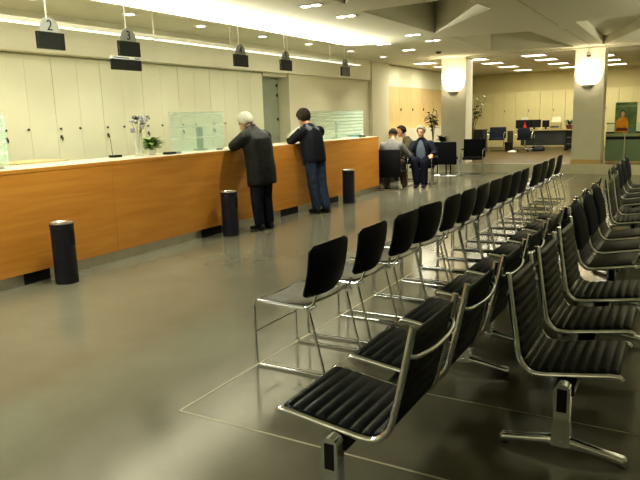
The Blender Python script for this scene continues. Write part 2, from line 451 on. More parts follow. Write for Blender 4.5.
TW = [(-4.66, 8.02, 'twin ceiling downlight nearest the top edge, at the glow'), (-4.71, 9.17, 'twin ceiling downlight beside the left tip of the dark coffer'), (-5.83, 13.1, 'twin ceiling downlight above the far counter end, left of coffer corner'), (-4.77, 12.1, 'twin ceiling downlight directly left of the dark coffer corner'),
      (-4.79, 13.28, 'twin ceiling downlight right below the dark coffer corner'), (-5.9, 14.7, 'twin ceiling downlight nearest the cream pier')]
for i, (x, y, l) in enumerate(TW):
    if i == 0: tw0.location = (x, y, H); tw0['label'] = l
    else: dup(tw0, (x, y, H), 0, l)
def panel0():
    t = thing('ceiling_light_panel', 'x', 'ceiling light', (0, 0, H), 0, 'square light panels in the rear ceiling')
    bm = BM()
    for a, b in (((-.32, -.32), (.32, -.29)), ((-.32, .29), (.32, .32)), ((-.32, -.29), (-.29, .29)), ((.29, -.29), (.32, .29))): b2(bm, (*a, -.02), (*b, 0))
    obj('frame', bm, M['white'], t)
    bm = BM(); b2(bm, (-.29, -.29, -.015), (.29, .29, -.004)); obj('diffuser', bm, M['panel'], t)
    return t
pn0 = panel0()
col_l = ['left of the left column', 'just right of the left column', 'left of the right column', 'right of the right column']
row_l = ['nearest', 'second', 'third', 'farthest']
PN = []
for ci, x in enumerate((-7.0, -5.45, -3.85, -2.3, -.75)):
    for ri, y in enumerate((18.75, 20.5, 22.5, 24.7)):
        if ci == 0 and ri > 1: continue
        if ci == 4: continue
        PN.append((x, y, 'square light panel in the rear ceiling, %s in the row %s' % (row_l[ri], col_l[ci])))
for i, (x, y, l) in enumerate(PN):
    if i == 0: pn0.location = (x, y, H); pn0['label'] = l
    else: dup(pn0, (x, y, H), 0, l)
# long pendant luminaire over the counter
t = thing('linear_pendant_light', 'long white suspended strip light running above the counter', 'pendant light', (-6.72, 0, 2.79))
bm = BM(); b2(bm, (-.055, -1.5, .0), (.055, 13.75, .05), bev=.006); obj('housing', bm, M['white'], t)
seg = [-1.5, 1.7, 3.5, 5.3, 7.08, 8.86, 10.62, 12.3, 13.72]
for a, b in zip(seg, seg[1:]):
    bm = BM(); b2(bm, (-.045, a+.05, -.012), (.045, b-.05, .001)); obj('diffuser', bm, M['tube'], t)
for y in seg[1:-1]+[13.5]:
    bm = BM(); tube(bm, [(0, y, .05), (0, y, H-2.79)], .011, 8); obj('suspension_rod', bm, M['white'], t)
# numbered hanging signs
SX = -5.95
def sign(num, y, label, extra=False):
    t = thing('counter_sign', label, 'sign', (SX, y, 2.41), 0, 'numbered signs hanging above the counter')
    w = .335
    bm = BM(); b2(bm, (-.02, -w/2, 0), (.02, w/2, .175), bev=.003); obj('display_panel', bm, M['display'], t)
    pts = [(math.cos(a)*.125, math.sin(a)*.155) for a in [PI*k/20 for k in range(21)]]
    bm = BM()
    a = [bm.verts.new((-.006, p[0], .175+p[1])) for p in pts]; b = [bm.verts.new((.006, p[0], .175+p[1])) for p in pts]
    n = len(pts); bm.faces.new(a); bm.faces.new(b[::-1])
    for i in range(n): bm.faces.new((a[i], a[(i+1) % n], b[(i+1) % n], b[i]))
    d = obj('number_plate', bm, M['grey'], t)
    bm = xf(text_bm(num, .15), Matrix.Translation((.008, 0, .24)) @ FACE_X); obj('numeral', bm, M['digit'], d)
    bm = BM(); tube(bm, [(0, -.03, .31), (0, -.03, H-2.41)], .007, 8); obj('hanging_rod', bm, M['white'], t)
    bm = BM(); lathe(bm, [(0, 0), (.03, 0), (.03, .012), (0, .012)], 14, (0, -.03, H-2.41-.012)); obj('ceiling_rose', bm, M['white'], t)
    if extra:
        bm = BM(); b2(bm, (-.02, -w/2-.13, -.165), (.02, w/2-.0, -.04), bev=.003); obj('lower_display', bm, M['display'], t)
        bm = BM(); b2(bm, (-.018, -w/2-.13, -.04), (.018, w/2, -.008)); h = obj('header_strip', bm, M['paper'], t)
        bm = BM(); b2(bm, (.018, -w/2-.11, -.03), (.0195, -.03, -.018)); b2(bm, (.018, .06, -.03), (.0195, w/2-.02, -.018)); obj('header_print', bm, M['bluetext'], h)
sign('2', 4.72, 'hanging sign with grey half-disc numbered 2 over a black display')
sign('3', 5.83, 'hanging sign numbered 3 with a second black display below it', True)
sign('4', 8.08, 'hanging sign with grey half-disc numbered 4 over a black display')
sign('5', 9.34, 'hanging sign with grey half-disc numbered 5, above the younger standing man')
sign('6', 11.5, 'farthest small hanging sign over the end of the counter')
# sconces
def sconce(x, y, label):
    t = thing('wall_sconce', label, 'wall lamp', (x, y, 2.15), 0, 'half-bowl wall lamps on the columns')
    bm = BM()
    N = 20
    rings = []
    for r, z in [(.02, .07), (.14, .085), (.24, .14), (.30, .24), (.322, .33), (.325, .40), (.32, .40), (.312, .33), (.285, .25), (.22, .16), (.02, .1)]:
        rings.append([V((-r*math.cos(PI*k/N), -r*.55*math.sin(PI*k/N)-.002, z)) for k in range(N+1)])
    R = [[bm.verts.new(p) for p in g] for g in rings]
    for a, b in zip(R, R[1:]):
        for k in range(N): bm.faces.new((a[k], a[k+1], b[k+1], b[k]))
    obj('glass_bowl', bm, M['sconce'], t, True)
    bm = BM()
    rings = [[V((-r*math.cos(PI*k/N), -r*.6*math.sin(PI*k/N)-.002, z)) for k in range(N+1)] for r, z in [(.005, -.01), (.09, 0), (.145, .05), (.155, .085), (.02, .09)]]
    R = [[bm.verts.new(p) for p in g] for g in rings]
    for a, b in zip(R, R[1:]):
        for k in range(N): bm.faces.new((a[k], a[k+1], b[k+1], b[k]))
    obj('metal_base', bm, M['steel'], t, True)
sconce(-5.775, 17.68, 'glowing half-bowl wall lamp on the left column')
sconce(-2.29, 17.68, 'glowing half-bowl wall lamp on the right column')
# security camera under the ceiling at the right column
t = thing('security_camera', 'small dark-lensed security camera under the ceiling at the right column', 'camera', (-2.28, 17.5, H))
bm = BM(); tube(bm, [(0, 0, 0), (0, 0, -.14)], .02, 10); obj('mount', bm, M['white'], t, True)
bm = BM(); lathe(bm, [(0, -.12), (.05, -.12), (.06, -.16), (.055, -.2)], 18); obj('housing', bm, M['white'], t, True)
bm = BM(); lathe(bm, [(.055, -.2), (.05, -.235), (.03, -.25), (0, -.255)], 18); obj('lens', bm, M['black'], t, True)
t = thing('smoke_detector', 'small dark ceiling detector left of the left column', 'detector', (-5.55, 15.8, H))
bm = BM(); lathe(bm, [(0, 0), (.07, 0), (.07, -.02), (.045, -.045), (0, -.05)], 18); obj('body', bm, M['dgrey'], t, True)

# ------------------------------------------------------------------ litter bins
def litter_bin():
    t = thing('litter_bin', 'x', 'bin', (0, 0, 0), 0, 'black ashtray bins along the counter')
    bm = BM(); n = 36
    prof = [(.112, 0), (.116, .01), (.116, .60), (.119, .605), (.119, .62), (.112, .625)]
    lathe(bm, prof, n); o = obj('body', bm, M['bin'], t, True)
    bm = BM(); lathe(bm, [(.112, .62), (.117, .625), (.115, .638), (.1, .64), (.085, .625), (.0, .622)], n); obj('ashtray_lid', bm, M['steel'], t, True)
    bm = BM()   # dark opening, curved with the wall
    a0, a1 = -.42, .42
    R = []
    for z in (.40, .425, .53, .555):
        k0 = .86 if z in (.40, .555) else 1
        R.append([bm.verts.new((math.cos(a0*k0+(a1-a0)*k0*i/10)*.1175, math.sin(a0*k0+(a1-a0)*k0*i/10)*.1175, z)) for i in range(11)])
    for a, b in zip(R, R[1:]):
        for i in range(10): bm.faces.new((a[i], a[i+1], b[i+1], b[i]))
    obj('opening', bm, M['gap_dark'], t)
    bm = BM(); lathe(bm, [(.1155, .565), (.118, .57), (.118, .58), (.1155, .585)], n); obj('band', bm, M['black'], t, True)
    return t
M['gap_dark'] = mat('dark_hole', (.003, .003, .004), .9, noise=.1)
bin0 = litter_bin(); bin0.location = (-5.55, 4.3, 0); bin0.rotation_euler.z = .35; bin0['label'] = 'black cylindrical litter bin nearest the camera, alone against the counter'
dup(bin0, (-5.6, 7.16, 0), .2, 'black cylindrical litter bin standing left of the white-haired man')
dup(bin0, (-5.57, 10.8, 0), .9, 'black cylindrical litter bin right of the younger standing man')

# ------------------------------------------------------------------ things on the counter
Z = 1.19
t = thing('pen_stand', 'small black pen stand with upright pen on the counter, left of the vase', 'pen holder', (-6.42, 5.9, Z))
bm = BM(); b2(bm, (-.05, -.07, 0), (.05, .07, .03), bev=.006); obj('base', bm, M['black'], t)
bm = BM(); tube(bm, [(0, -.045, .03), (-.01, -.05, .24)], .006, 8); obj('pen', bm, M['grey'], t)
t = thing('flower_vase', 'tall clear glass vase holding dusty grey-blue flowers on the counter', 'vase', (-6.3, 6.2, Z))
bm = BM(); lathe(bm, [(0, 0), (.06, 0), (.062, .02), (.05, .16), (.06, .30), (.055, .30), (.046, .16), (.055, .03), (0, .02)], 24); obj('glass_body', bm, M['vase'], t, True)
bm = BM()
random.seed(3); tips = []
for i in range(9):
    a = random.uniform(0, 6.28); d = random.uniform(.02, .10); h = random.uniform(.32, .52)
    tip = (math.cos(a)*d, math.sin(a)*d, h); tips.append(tip)
    tube(bm, [(0, 0, .03), (tip[0]*.3, tip[1]*.3, h*.6), tip], .003, 6)
tips += [(.0, .2, .50), (0, .17, .46), (0, -.01, .5)]
tube(bm, [(0, 0, .2), (0, .1, .42), (0, .2, .50)], .003, 6)
obj('stems', bm, M['stem'], t)
for p in tips:
    bm = BM()
    for k in range(7): ball(bm, V(p)+V([random.uniform(-.02, .02) for _ in range(3)]), (.021, .021, .014), 5)
    obj('flower', remeshed(bm, .006, 1), M['petal'], t, True, sharp=3)
bm = BM(); ball(bm, (0, -.03, .5), (.035, .035, .028), 8); obj('dark_bloom', bm, M['dgrey'], t, True)
def leaf(bm, p, d, L, W):
    d = V(d).normalized(); s = d.cross(V((0, 0, 1)));
    s = s.normalized() if s.length > .01 else V((1, 0, 0)); u = s.cross(d).normalized()
    P = V(p); pts = []
    rows = []
    for t_, w in ((0, .1), (.3, .85), (.6, 1), (.85, .6), (1, .05)):
        c = P+d*L*t_-V((0, 0, 1))*L*.35*t_*t_
        rows.append([bm.verts.new(c-s*W*w*.5+u*.004), bm.verts.new(c), bm.verts.new(c+s*W*w*.5+u*.004)])
    for a, b in zip(rows, rows[1:]):
        bm.faces.new((a[0], a[1], b[1], b[0])); bm.faces.new((a[1], a[2], b[2], b[1]))
def potted(name, label, loc, potm, leafm, r, h, n, L, W, spread=1., tall=0., seed=1):
    random.seed(seed)
    t = thing(name, label, 'plant', loc)
    bm = BM(); lathe(bm, [(0, 0), (r*.7, 0), (r, h*.92), (r*1.05, h*.92), (r*1.05, h), (r*.9, h), (r*.85, h*.85), (0, h*.85)], 24); obj('pot', bm, potm, t, True)
    bm = BM(); b_ = BM()
    for i in range(n):
        a = random.uniform(0, 6.28); e = random.uniform(.1, 1.2); zz = h+random.uniform(0, tall) if tall else h
        rad = random.uniform(0, r*.6)
        p = (math.cos(a)*rad, math.sin(a)*rad, zz*.98+random.uniform(0, L*.6))
        leaf(bm, p, (math.cos(a)*spread, math.sin(a)*spread, e), L*random.uniform(.6, 1.1), W*random.uniform(.7, 1.1))
        if i % 4 == 0: tube(b_, [(p[0]*.3, p[1]*.3, h*.8), p], .004+.004*(tall > .3), 6)
    obj('foliage', bm, leafm, t); obj('stems', b_, M['stem'], t)
    return t
potted('potted_plant', 'small bushy green plant on the counter beside the glass vase', (-6.28, 6.42, Z), M['vase'], M['leaf'], .06, .08, 110, .17, .075, seed=4)
t = thing('stamp_pad', 'flat black pad on the counter in front of the nearer glass screen', 'pad', (-6.1, 6.56, Z))
bm = BM(); b2(bm, (-.05, -.08, 0), (.05, .08, .025), bev=.005); obj('body', bm, M['black'], t)
bm = BM(); b2(bm, (-.04, -.07, .025), (.04, .07, .03)); obj('pad_surface', bm, M['dgrey'], t)
def screen(label, y0, y1, x=-6.12, nst=7, h=.56):
    t = thing('glass_screen', label, 'glass screen', (x, y0, Z), 0, 'glass screens on the counter')
    L = y1-y0
    bm = BM(); b2(bm, (-.005, 0, .006), (.005, L, h), bev=.001); g = obj('glass_pane', bm, M['glass'], t)
    for k in range(nst):
        z = h-.04-k*(h-.09)/nst
        bm = BM(); b2(bm, (.006, .01, z-.022), (.0075, L-.01, z+.012)); obj('frosted_band', bm, M['frost'], t)
    for y in (.12, L-.12):
        bm = BM(); b2(bm, (-.03, y-.04, 0), (.03, y+.04, .025), bev=.003); obj('clamp', bm, M['grey'], t)
screen('nearer glass screen with few frosted bands, left of the white-haired man', 6.62, 7.78, nst=3)
screen('farther glass screen with dense frosted stripes, right of the younger standing man', 10.0, 12.6, nst=7)
screen('glass screen cut off by the left picture edge', 2.9, 4.19, nst=4)
# computers behind the screens
def monitor(name, label, loc, rz, w=.42, h=.34, m=None, z0=.12):
    t = thing(name, label, 'monitor', loc, rz)
    bm = BM(); b2(bm, (-.025, -w/2, z0), (.025, w/2, z0+h), bev=.008); s = obj('casing', bm, m or M['grey'], t)
    bm = BM(); b2(bm, (-.027, -w/2+.02, z0+.02), (-.0255, w/2-.02, z0+h-.02)); obj('display', bm, M['screen'], s)
    bm = BM(); b2(bm, (-.02, -.03, .015), (.02, .03, z0+.03)); obj('stand', bm, m or M['grey'], t)
    bm = BM(); b2(bm, (-.09, -.12, 0), (.09, .12, .018), bev=.004); obj('base', bm, m or M['grey'], t)
monitor('computer_monitor', 'grey monitor back seen through the nearer glass screen', (-6.42, 7.58, Z), .9, .26, .34, M['monitorgrey'], .02)
monitor('computer_monitor', 'grey monitor back seen through the farther glass screen', (-6.4, 11.9, Z), .5, .40, .32, M['monitorgrey'], .03)
t = thing('card_holder', 'small dark card holder at the far end of the counter top', 'card holder', (-6.0, 12.3, Z))
bm = BM(); b2(bm, (-.04, -.09, 0), (.04, .09, .05), bev=.006); obj('tray', bm, M['dgrey'], t)
bm = BM(); b2(bm, (-.012, -.07, .05), (.012, .07, .085)); obj('cards', bm, M['paper'], t)

# ------------------------------------------------------------------ tandem benches
SWID = .495
PROF = [(.475, .408), (.468, .418), (.44, .424), (.36, .415), (.27, .400), (.18, .386), (.10, .378), (.05, .380), (.012, .396), (-.015, .43), (-.032, .48), (-.05, .55), (-.066, .62), (-.082, .70), (-.098, .77), (-.112, .825)]
def resample(P, n):
    P = [V((p[0], 0, p[1])) for p in P]
    L = [0]
    for a, b in zip(P, P[1:]): L.append(L[-1]+(b-a).length)
    out = []
    for k in range(n+1):
        s = L[-1]*k/n; i = max(j for j in range(len(L)) if L[j] <= s+1e-9); i = min(i, len(P)-2)
        out.append(P[i].lerp(P[i+1], (s-L[i])/(L[i+1]-L[i])))
    return out, L[-1]
def shape(P, deep, lean):
    return [(x*deep if x > 0 else x*lean, z-.018) for x, z in P]
def seat_unit(par, yc, deep=1., lean=1., ribbed=True):
    P, L = resample(shape(PROF, deep, lean), 150)
    w = SWID/2-.012
    bm = BM(); up = []; dn = []
    nr = 17
    for i, p in enumerate(P):
        a = P[max(0, i-1)]; b = P[min(len(P)-1, i+1)]; t = (b-a).normalized(); n = V((t.z, 0, -t.x))
        if n.z < 0 and p.x > .1: n = -n
        n = V((t.z, 0, -t.x))
        s = abs(math.sin(PI*nr*i/len(P)))**.6
        th = (.007+.009*s) if ribbed else .013
        e = min(1, min(i, len(P)-1-i)/3)
        up.append(p+n*(th*e)); dn.append(p-n*(th*.8*e+.002))
    m = len(P); ys = [-w, -w+.02, 0, w-.02, w]; sc = [.45, 1, 1, 1, .45]
    rows = []
    for y, k in zip(ys, sc):
        ring = [V((P[i].x+(up[i].x-P[i].x)*k, yc+y, P[i].z+(up[i].z-P[i].z)*k)) for i in range(m)]+[V((P[i].x+(dn[i].x-P[i].x)*k, yc+y, P[i].z+(dn[i].z-P[i].z)*k)) for i in reversed(range(m))]
        rows.append(ring)
    skin_rings(bm, rows)
    pad = obj('ribbed_seat' if ribbed else 'smooth_seat', bm, M['blackleather'], par, True, sharp=1.2)
    if not ribbed:   # thick rounded cover over the upper back
        bm = BM(); Q = [p for p in P if p.z > .50]
        hw = SWID/2+.012
        front = [V((q.x+.03+.01*math.sin(PI*i/len(Q)), 0, q.z)) for i, q in enumerate(Q)]
        back = [V((q.x-.035, 0, q.z)) for q in Q]
        tp = Q[-1]; arc = [V((tp.x-.0025+.0325*math.cos(a), 0, tp.z+.03*math.sin(a))) for a in [PI*k/8 for k in range(1, 8)]]
        ring0 = front+arc+list(reversed(back)); cx = sum((q.x for q in ring0))/len(ring0)
        rows = []
        for yy, kk in ((-hw, .35), (-hw+.012, .8), (-hw+.04, 1), (0, 1.02), (hw-.04, 1), (hw-.012, .8), (hw, .35)):
            rr = []
            for q in ring0:
                m_ = min(Q, key=lambda e: abs(e.z-q.z)); drop = (abs(yy)/hw)**4*.035 if q.z > .70 else 0
                rr.append(V((m_.x+(q.x-m_.x)*kk, yc+yy, q.z-drop)))
            rows.append(rr)
        skin_rings(bm, rows)
        obj('back_cover', bm, M['navyfab'], pad, True, sharp=1.2)
    # chrome side frames
    fp = [(.49, .398), (.478, .412), (.44, .412), (.27, .388), (.10, .366), (.03, .368), (-.025, .42), (-.045, .49), (-.08, .64), (-.125, .86)]
    fp = shape(fp, deep, lean)
    for s in (-1, 1):
        y = yc+s*(SWID/2)
        bm = BM(); tube(bm, fillet([(x, y, z) for x, z in fp], .05, 4), .0145, 10); obj('side_frame', bm, M['chrome'], pad, True)
    bm = BM(); y0, y1 = yc-SWID/2, yc+SWID/2
    k0 = -.098*lean+.098; bow = .145 if lean == 1 else (.135 if ribbed else .102)
    tube(bm, fillet([(k0-.098, y0, .724), (k0-.098-(bow-.098)*.6, y0+.02, .717), (k0-bow, y0+.16, .707), (k0-bow, y1-.16, .707), (k0-.098-(bow-.098)*.6, y1-.02, .717), (k0-.098, y1, .724)], .06, 4), .011, 10); obj('back_brace', bm, M['chrome'], pad, True)
    bm = BM(); tube(bm, [(.2*deep, y0, .352), (.2*deep, y1, .352)], .011, 8); tube(bm, [(.36*deep, y0, .374), (.36*deep, y1, .374)], .008, 8); obj('under_brace', bm, M['black'], pad, True)
def bench(label, xroot, ynear, direction, n, pitch, peds, deep=1., lean=1., ribbed=True, group='ribbed black tandem benches'):
    """direction +1 faces +X, -1 faces -X; peds are absolute Y values"""
    yc0 = ynear+(n*pitch-(pitch-SWID))/2
    t = thing('tandem_bench', label, 'bench', (xroot, yc0, 0), 0 if direction > 0 else PI, group)
    tot = n*pitch
    for i in range(n): seat_unit(t, (i-(n-1)/2)*pitch, deep, lean, ribbed)
    pl = [direction*(p-yc0) for p in peds]
    lo, hi = min(pl)+.028, max(pl)-.028
    bm = BM(); b2(bm, (.155, lo, .285), (.245, hi, .335), bev=.006); obj('beam', bm, M['black'], t)
    for i in range(n):
        yc = (i-(n-1)/2)*pitch
        bm = BM(); b2(bm, (.12, yc-.03, .33), (.28, yc+.03, .352)); obj('seat_bracket', bm, M['black'], t)
    for p in pl:
        bm = BM()
        # chrome upright with rounded head
        sec = []
        pts = [(-.044, .05), (-.036, .20), (-.036, .325)]+[(-.036*math.cos(a), .325+.036*math.sin(a)) for a in [PI*k/10 for k in range(1, 10)]]+[(.036, .325), (.036, .20), (.044, .05)]
        A = [bm.verts.new((.2+x, p-.03, z)) for x, z in pts]; B = [bm.verts.new((.2+x, p+.03, z)) for x, z in pts]
        bm.faces.new(A); bm.faces.new(B[::-1])
        for k in range(len(pts)): bm.faces.new((A[k], A[(k+1) % len(pts)], B[(k+1) % len(pts)], B[k]))
        q = obj('pedestal', bm, M['chrome'], t, True, sharp=.5)
        for s in (-1, 1):
            bm = BM(); b2(bm, (.178, p+s*.030-.002, .225), (.222, p+s*.030+.002, .338), bev=.0015); obj('inset', bm, M['black'], q)
        bm = BM()
        loft(bm, [((.2+x, p, z), (0, w, 0), (0, 0, hh)) for x, z, w, hh in ((-.285, .028, .016, .016), (-.272, .032, .028, .024), (-.2, .045, .025, .019), (-.06, .066, .029, .025), (0, .07, .031, .028), (.06, .066, .029, .025), (.2, .045, .025, .019), (.272, .032, .028, .024), (.285, .028, .016, .016))], 16, 3)
        obj('foot_bar', bm, M['chrome'], q, True)
        for s in (-1, 1):
            bm = BM(); lathe(bm, [(0, 0), (.018, 0), (.02, .012), (.012, .022), (0, .022)], 14, (.2+s*.262, p, 0)); obj('glide', bm, M['dgrey'], q, True)
    return t
LP = .667
bench('three-seat ribbed black bench nearest the camera, facing the counter', -.955, 2.10, -1, 3, LP, (2.05, 3.80))
bench('middle three-seat ribbed bench facing the counter, right behind the nearest one', -.96, 2.10+3*LP, -1, 3, LP, (4.35, 5.9))
bench('farthest three-seat ribbed bench facing the counter, back to back with smooth covered seats', -.97, 2.10+6*LP, -1, 3, LP, (6.35, 7.9))
bench('three-seat ribbed black bench facing right at the right picture edge', -.63, 3.05, 1, 3, .69, (2.97, 4.72), .9, .68)
bench('three-seat bench with smooth dark rounded back covers facing right', -.675, 5.40, 1, 3, .655, (5.6, 6.9), .80, .99, False, 'smooth covered benches')
bench('two-seat ribbed bench facing right beyond the smooth covered bench', -.68, 7.75, 1, 2, .69, (7.95, 8.8), .9, .7)
bench('distant smooth covered bench facing right below the green poster', -.78, 9.25, 1, 4, .69, (9.5, 11.6), .80, .8, False, 'smooth covered benches')

# ------------------------------------------------------------------ shell chairs
def shell_chair():
    t = thing('shell_chair', 'x', 'chair', (0, 0, 0), 0, 'shell chairs facing the counter')
    # seat: dished panel with rolled front edge
    def panel(fn, nu, nv, th):
        bm = BM(); top = [[None]*(nv+1) for _ in range(nu+1)]; bot = [[None]*(nv+1) for _ in range(nu+1)]
        P = [[V(fn(i/nu, j/nv*2-1)) for j in range(nv+1)] for i in range(nu+1)]
        for i in range(nu+1):
            for j in range(nv+1):
                du = P[min(i+1, nu)][j]-P[max(i-1, 0)][j]; dv = P[i][min(j+1, nv)]-P[i][max(j-1, 0)]
                n = du.cross(dv).normalized()
                top[i][j] = bm.verts.new(P[i][j]+n*th/2); bot[i][j] = bm.verts.new(P[i][j]-n*th/2)
        for i in range(nu):
            for j in range(nv):
                bm.faces.new((top[i][j], top[i+1][j], top[i+1][j+1], top[i][j+1])); bm.faces.new((bot[i][j], bot[i][j+1], bot[i+1][j+1], bot[i+1][j]))
        for i in range(nu):
            for j in (0, nv): bm.faces.new((top[i][j], bot[i][j], bot[i+1][j], top[i+1][j]))
        for j in range(nv):
            for i in (0, nu): bm.faces.new((top[i][j], top[i][j+1], bot[i][j+1], bot[i][j]))
        return bm
    def rnd(u, v, w, r=.22):   # rounded rectangle shrink of half-width near both ends
        e = min(u, 1-u)/r
        return w*(1 if e >= 1 else math.sqrt(max(0, 1-(1-e)**2))*.22+.78)
    def seat(u, v):
        x = .255-.46*u
        z = .455-.018*math.sin(PI*min(1, u*1.05))+.012*v*v - .03*max(0, (.14-u)/.14)**2 + .02*max(0, (u-.85)/.15)**2
        return (x, v*rnd(u, v, .238), z)
    def back(u, v):
        z = .495+.343*u
        x = -.165-.05*u-.015*math.sin(PI*u)+.045*v*v*(1-.3*u)
        w = rnd(u, v, .252+.004*u, .10)
        return (x, v*w, z-.012*v*v*u)
    obj('seat', panel(seat, 16, 12, .012), M['seatgrey'], t, True, sharp=1.)
    obj('backrest', panel(back, 16, 12, .012), M['shell'], t, True, sharp=1.)
    for s in (-1, 1):
        y = s*.252
        bm = BM(); tube(bm, fillet([(.22, y, 0.453), (.25, y, 0.423), (.25, y, .011), (-.27, y, .011), (-.165, y, 0.438), (-.215, y*.97, 0.458)], .03, 4), .0085, 8); obj('side_frame', bm, M['chrome'], t, True)
        bm = BM(); tube(bm, fillet([(.22, y, .453), (-.15, y, .441), (-.195, y*.97, .465), (-.215, y*.93, .53)], .03, 4), .0085, 8); obj('seat_rail', bm, M['chrome'], t, True)
    bm = BM(); tube(bm, [(.25, -.252, .235), (.25, .252, .235)], .006, 8); obj('cross_bar', bm, M['chrome'], t, True)
    bm = BM(); tube(bm, [(-.10, -.25, .435), (-.10, .25, .435)], .007, 8); obj('cross_bar', bm, M['chrome'], t, True)
    bm = BM(); tube(bm, [(.21, -.25, .451), (.21, .25, .451)], .007, 8); obj('cross_bar', bm, M['chrome'], t, True)
    return t
sh = shell_chair()
LROW = [3.52, 4.19, 4.84, 5.40, 6.03, 6.56, 7.10, 7.66, 8.19, 8.72, 9.25]
ordn = ['nearest', 'second', 'third', 'fourth', 'fifth', 'sixth', 'seventh', 'eighth', 'ninth', 'tenth', 'last']
jit = [0, .02, 0, -.10, .02, 0, .02, -.01, 0, .01, .03]
for i, y in enumerate(LROW):
    l = 'black shell chair facing the counter, %s in the long row' % (ordn[i]+('' if i in (0, 10) else ' from the camera'))
    if i == 0: sh.location = (-2.15, y, 0); sh.rotation_euler.z = PI; sh['label'] = l
    else: dup(sh, (-2.15, y, 0), PI+jit[i], l)
for i, y in enumerate((10.12, 10.72, 11.4, 12.2)):
    dup(sh, (-2.15-.01*i, y, 0), PI+[-.05, .03, 0, .02][i], 'black shell chair facing the counter, %s of the four past the gap' % ['first', 'second', 'third', 'farthest'][i])

# ------------------------------------------------------------------ visitor chairs / office furniture
def visitor_chair(label, loc, rz, arms=True, m=None, tall=.88, low=.45, group='black visitor chairs'):
    t = thing('visitor_chair', label, 'chair', loc, rz, group)
    m = m or M['fabric']
    bm = BM(); box(bm, (.02, 0, .45), (.48, .50, .07), bev=.025); obj('seat', bm, m, t, True)
    bm = BM(); box(bm, (-.255, 0, low+(tall-low)/2), (.05, .58, tall-low), rot=Matrix.Rotation(-.12, 4, 'Y'), bev=.02); obj('backrest', bm, m, t, True)
    for s in (-1, 1):
        y = s*.28
        if arms: P = [(-.26, y, .62), (-.2, y, .67), (.2, y, .66), (.26, y, .60), (.26, y, .014), (-.28, y, .014)]
        else: P = [(-.25, y, .5), (-.2, y, .42), (.22, y, .42), (.26, y, .38), (.26, y, .014), (-.28, y, .014)]
        bm = BM(); tube(bm, fillet(P, .05, 4), .012, 8); obj('chrome_frame', bm, M['chrome'], t, True)
        if arms:
            bm = BM(); box(bm, (.0, y, .685), (.30, .045, .025), bev=.01); obj('armrest', bm, M['black'], t, True)
    bm = BM(); tube(bm, [(-.05, -.28, .405), (-.05, .28, .405)], .012, 8); tube(bm, [(-.28, -.28, .014), (-.28, .28, .014)], .012, 8); obj('cross_tube', bm, M['chrome'], t, True)
    return t
visitor_chair('black visitor chair under the person in the grey jacket, back to camera', (-5.72, 13.2, 0), PI/2+.1, False, tall=.90, low=.28)
visitor_chair('black chrome-legged chair under the grey-haired man facing the camera', (-5.33, 14.1, 0), -PI/2+.08, True, tall=.86)
visitor_chair('black visitor chair under the person in the olive coat', (-6.12, 15.15, 0), PI+.6, False, tall=.86)
visitor_chair('empty black high-backed chair right of the seated men, back to camera', (-5.62, 16.72, 0), PI/2+.15, False, tall=.90, low=.30)
visitor_chair('empty black armchair with chrome arms right of the high-backed chair', (-4.98, 16.95, 0), -PI/2+.15, True, tall=.94)
visitor_chair('dark blue armchair on the platform between the dark cabinet and the long desk', (-6.02, 23.4, .25), -PI/2+.1, True, M['navyfab'], .86)
# advice desk at the end of the counter
t = thing('advice_desk', 'advice desk at the far end of the counter before the seated people', 'desk', (-6.75, 14.2, 0))
bm = BM(); b2(bm, (-.55, -1.2, .72), (.55, .4, .75), bev=.005); obj('desk_top', bm, M['top'], t)
for y in (-1.15, .35):
    bm = BM(); b2(bm, (-.5, y-.02, 0), (.5, y+.02, .72)); obj('side_panel', bm, M['deskdark'], t)
bm = BM(); b2(bm, (-.05, -1.13, .2), (-.02, .33, .72)); obj('modesty_panel', bm, M['deskdark'], t)
monitor('computer_monitor', 'grey monitor on the advice desk past the counter end', (-6.7, 13.4, .75), 2.4, .42, .36)
t = thing('paper_tray', 'pale paper tray on the advice desk beside the grey jacket', 'paper tray', (-6.35, 13.15, .75))
bm = BM(); b2(bm, (-.11, -.15, 0), (.11, .15, .06), bev=.004); obj('tray', bm, M['grey'], t)
bm = BM(); b2(bm, (-.1, -.14, .06), (.1, .14, .085)); obj('papers', bm, M['paper'], t)

# platform office
P0 = .25
t = thing('dark_cabinet', 'low dark cabinet on the platform right of the left column', 'cabinet', (-6.5, 22.6, P0))
bm = BM(); b2(bm, (-.28, -.25, .04), (.28, .25, .78), bev=.01); obj('carcass', bm, M['deskdark'], t)
bm = BM(); b2(bm, (-.30, -.27, .78), (.30, .27, .81), bev=.005); obj('top', bm, M['black'], t)
bm = BM(); b2(bm, (-.27, -.265, .06), (.27, -.25, .76)); d = obj('door', bm, M['black'], t)
bm = BM(); b2(bm, (.2, -.285, .4), (.22, -.265, .5)); obj('handle', bm, M['steel'], d)
t = thing('long_desk', 'long dark office desk with pale top on the platform', 'desk', (-4.55, 24.3, P0))
bm = BM(); b2(bm, (-1.25, -.4, .70), (1.45, .4, .735), bev=.005); obj('desk_top', bm, M['desktop'], t)
bm = BM(); b2(bm, (-.75, -.3, .18), (.75, -.27, .70)); obj('modesty_panel', bm, M['deskdark'], t)
for x in (-1.2, .78, 1.4):
    bm = BM(); b2(bm, (x-.02, -.36, 0), (x+.02, .36, .70)); obj('leg_panel', bm, M['deskdark'], t)
bm = BM(); b2(bm, (.82, -.33, .05), (1.37, .3, .68)); d = obj('drawer_unit', bm, M['black'], t)
for z in (.22, .45):
    bm = BM(); b2(bm, (.83, -.345, z), (1.36, -.33, z+.012)); obj('drawer_handle', bm, M['steel'], d)
monitor('computer_monitor', 'dark monitor at the left end of the long desk', (-5.32, 24.35, P0+.735), -PI/2, .5, .3, M['black'], .05)
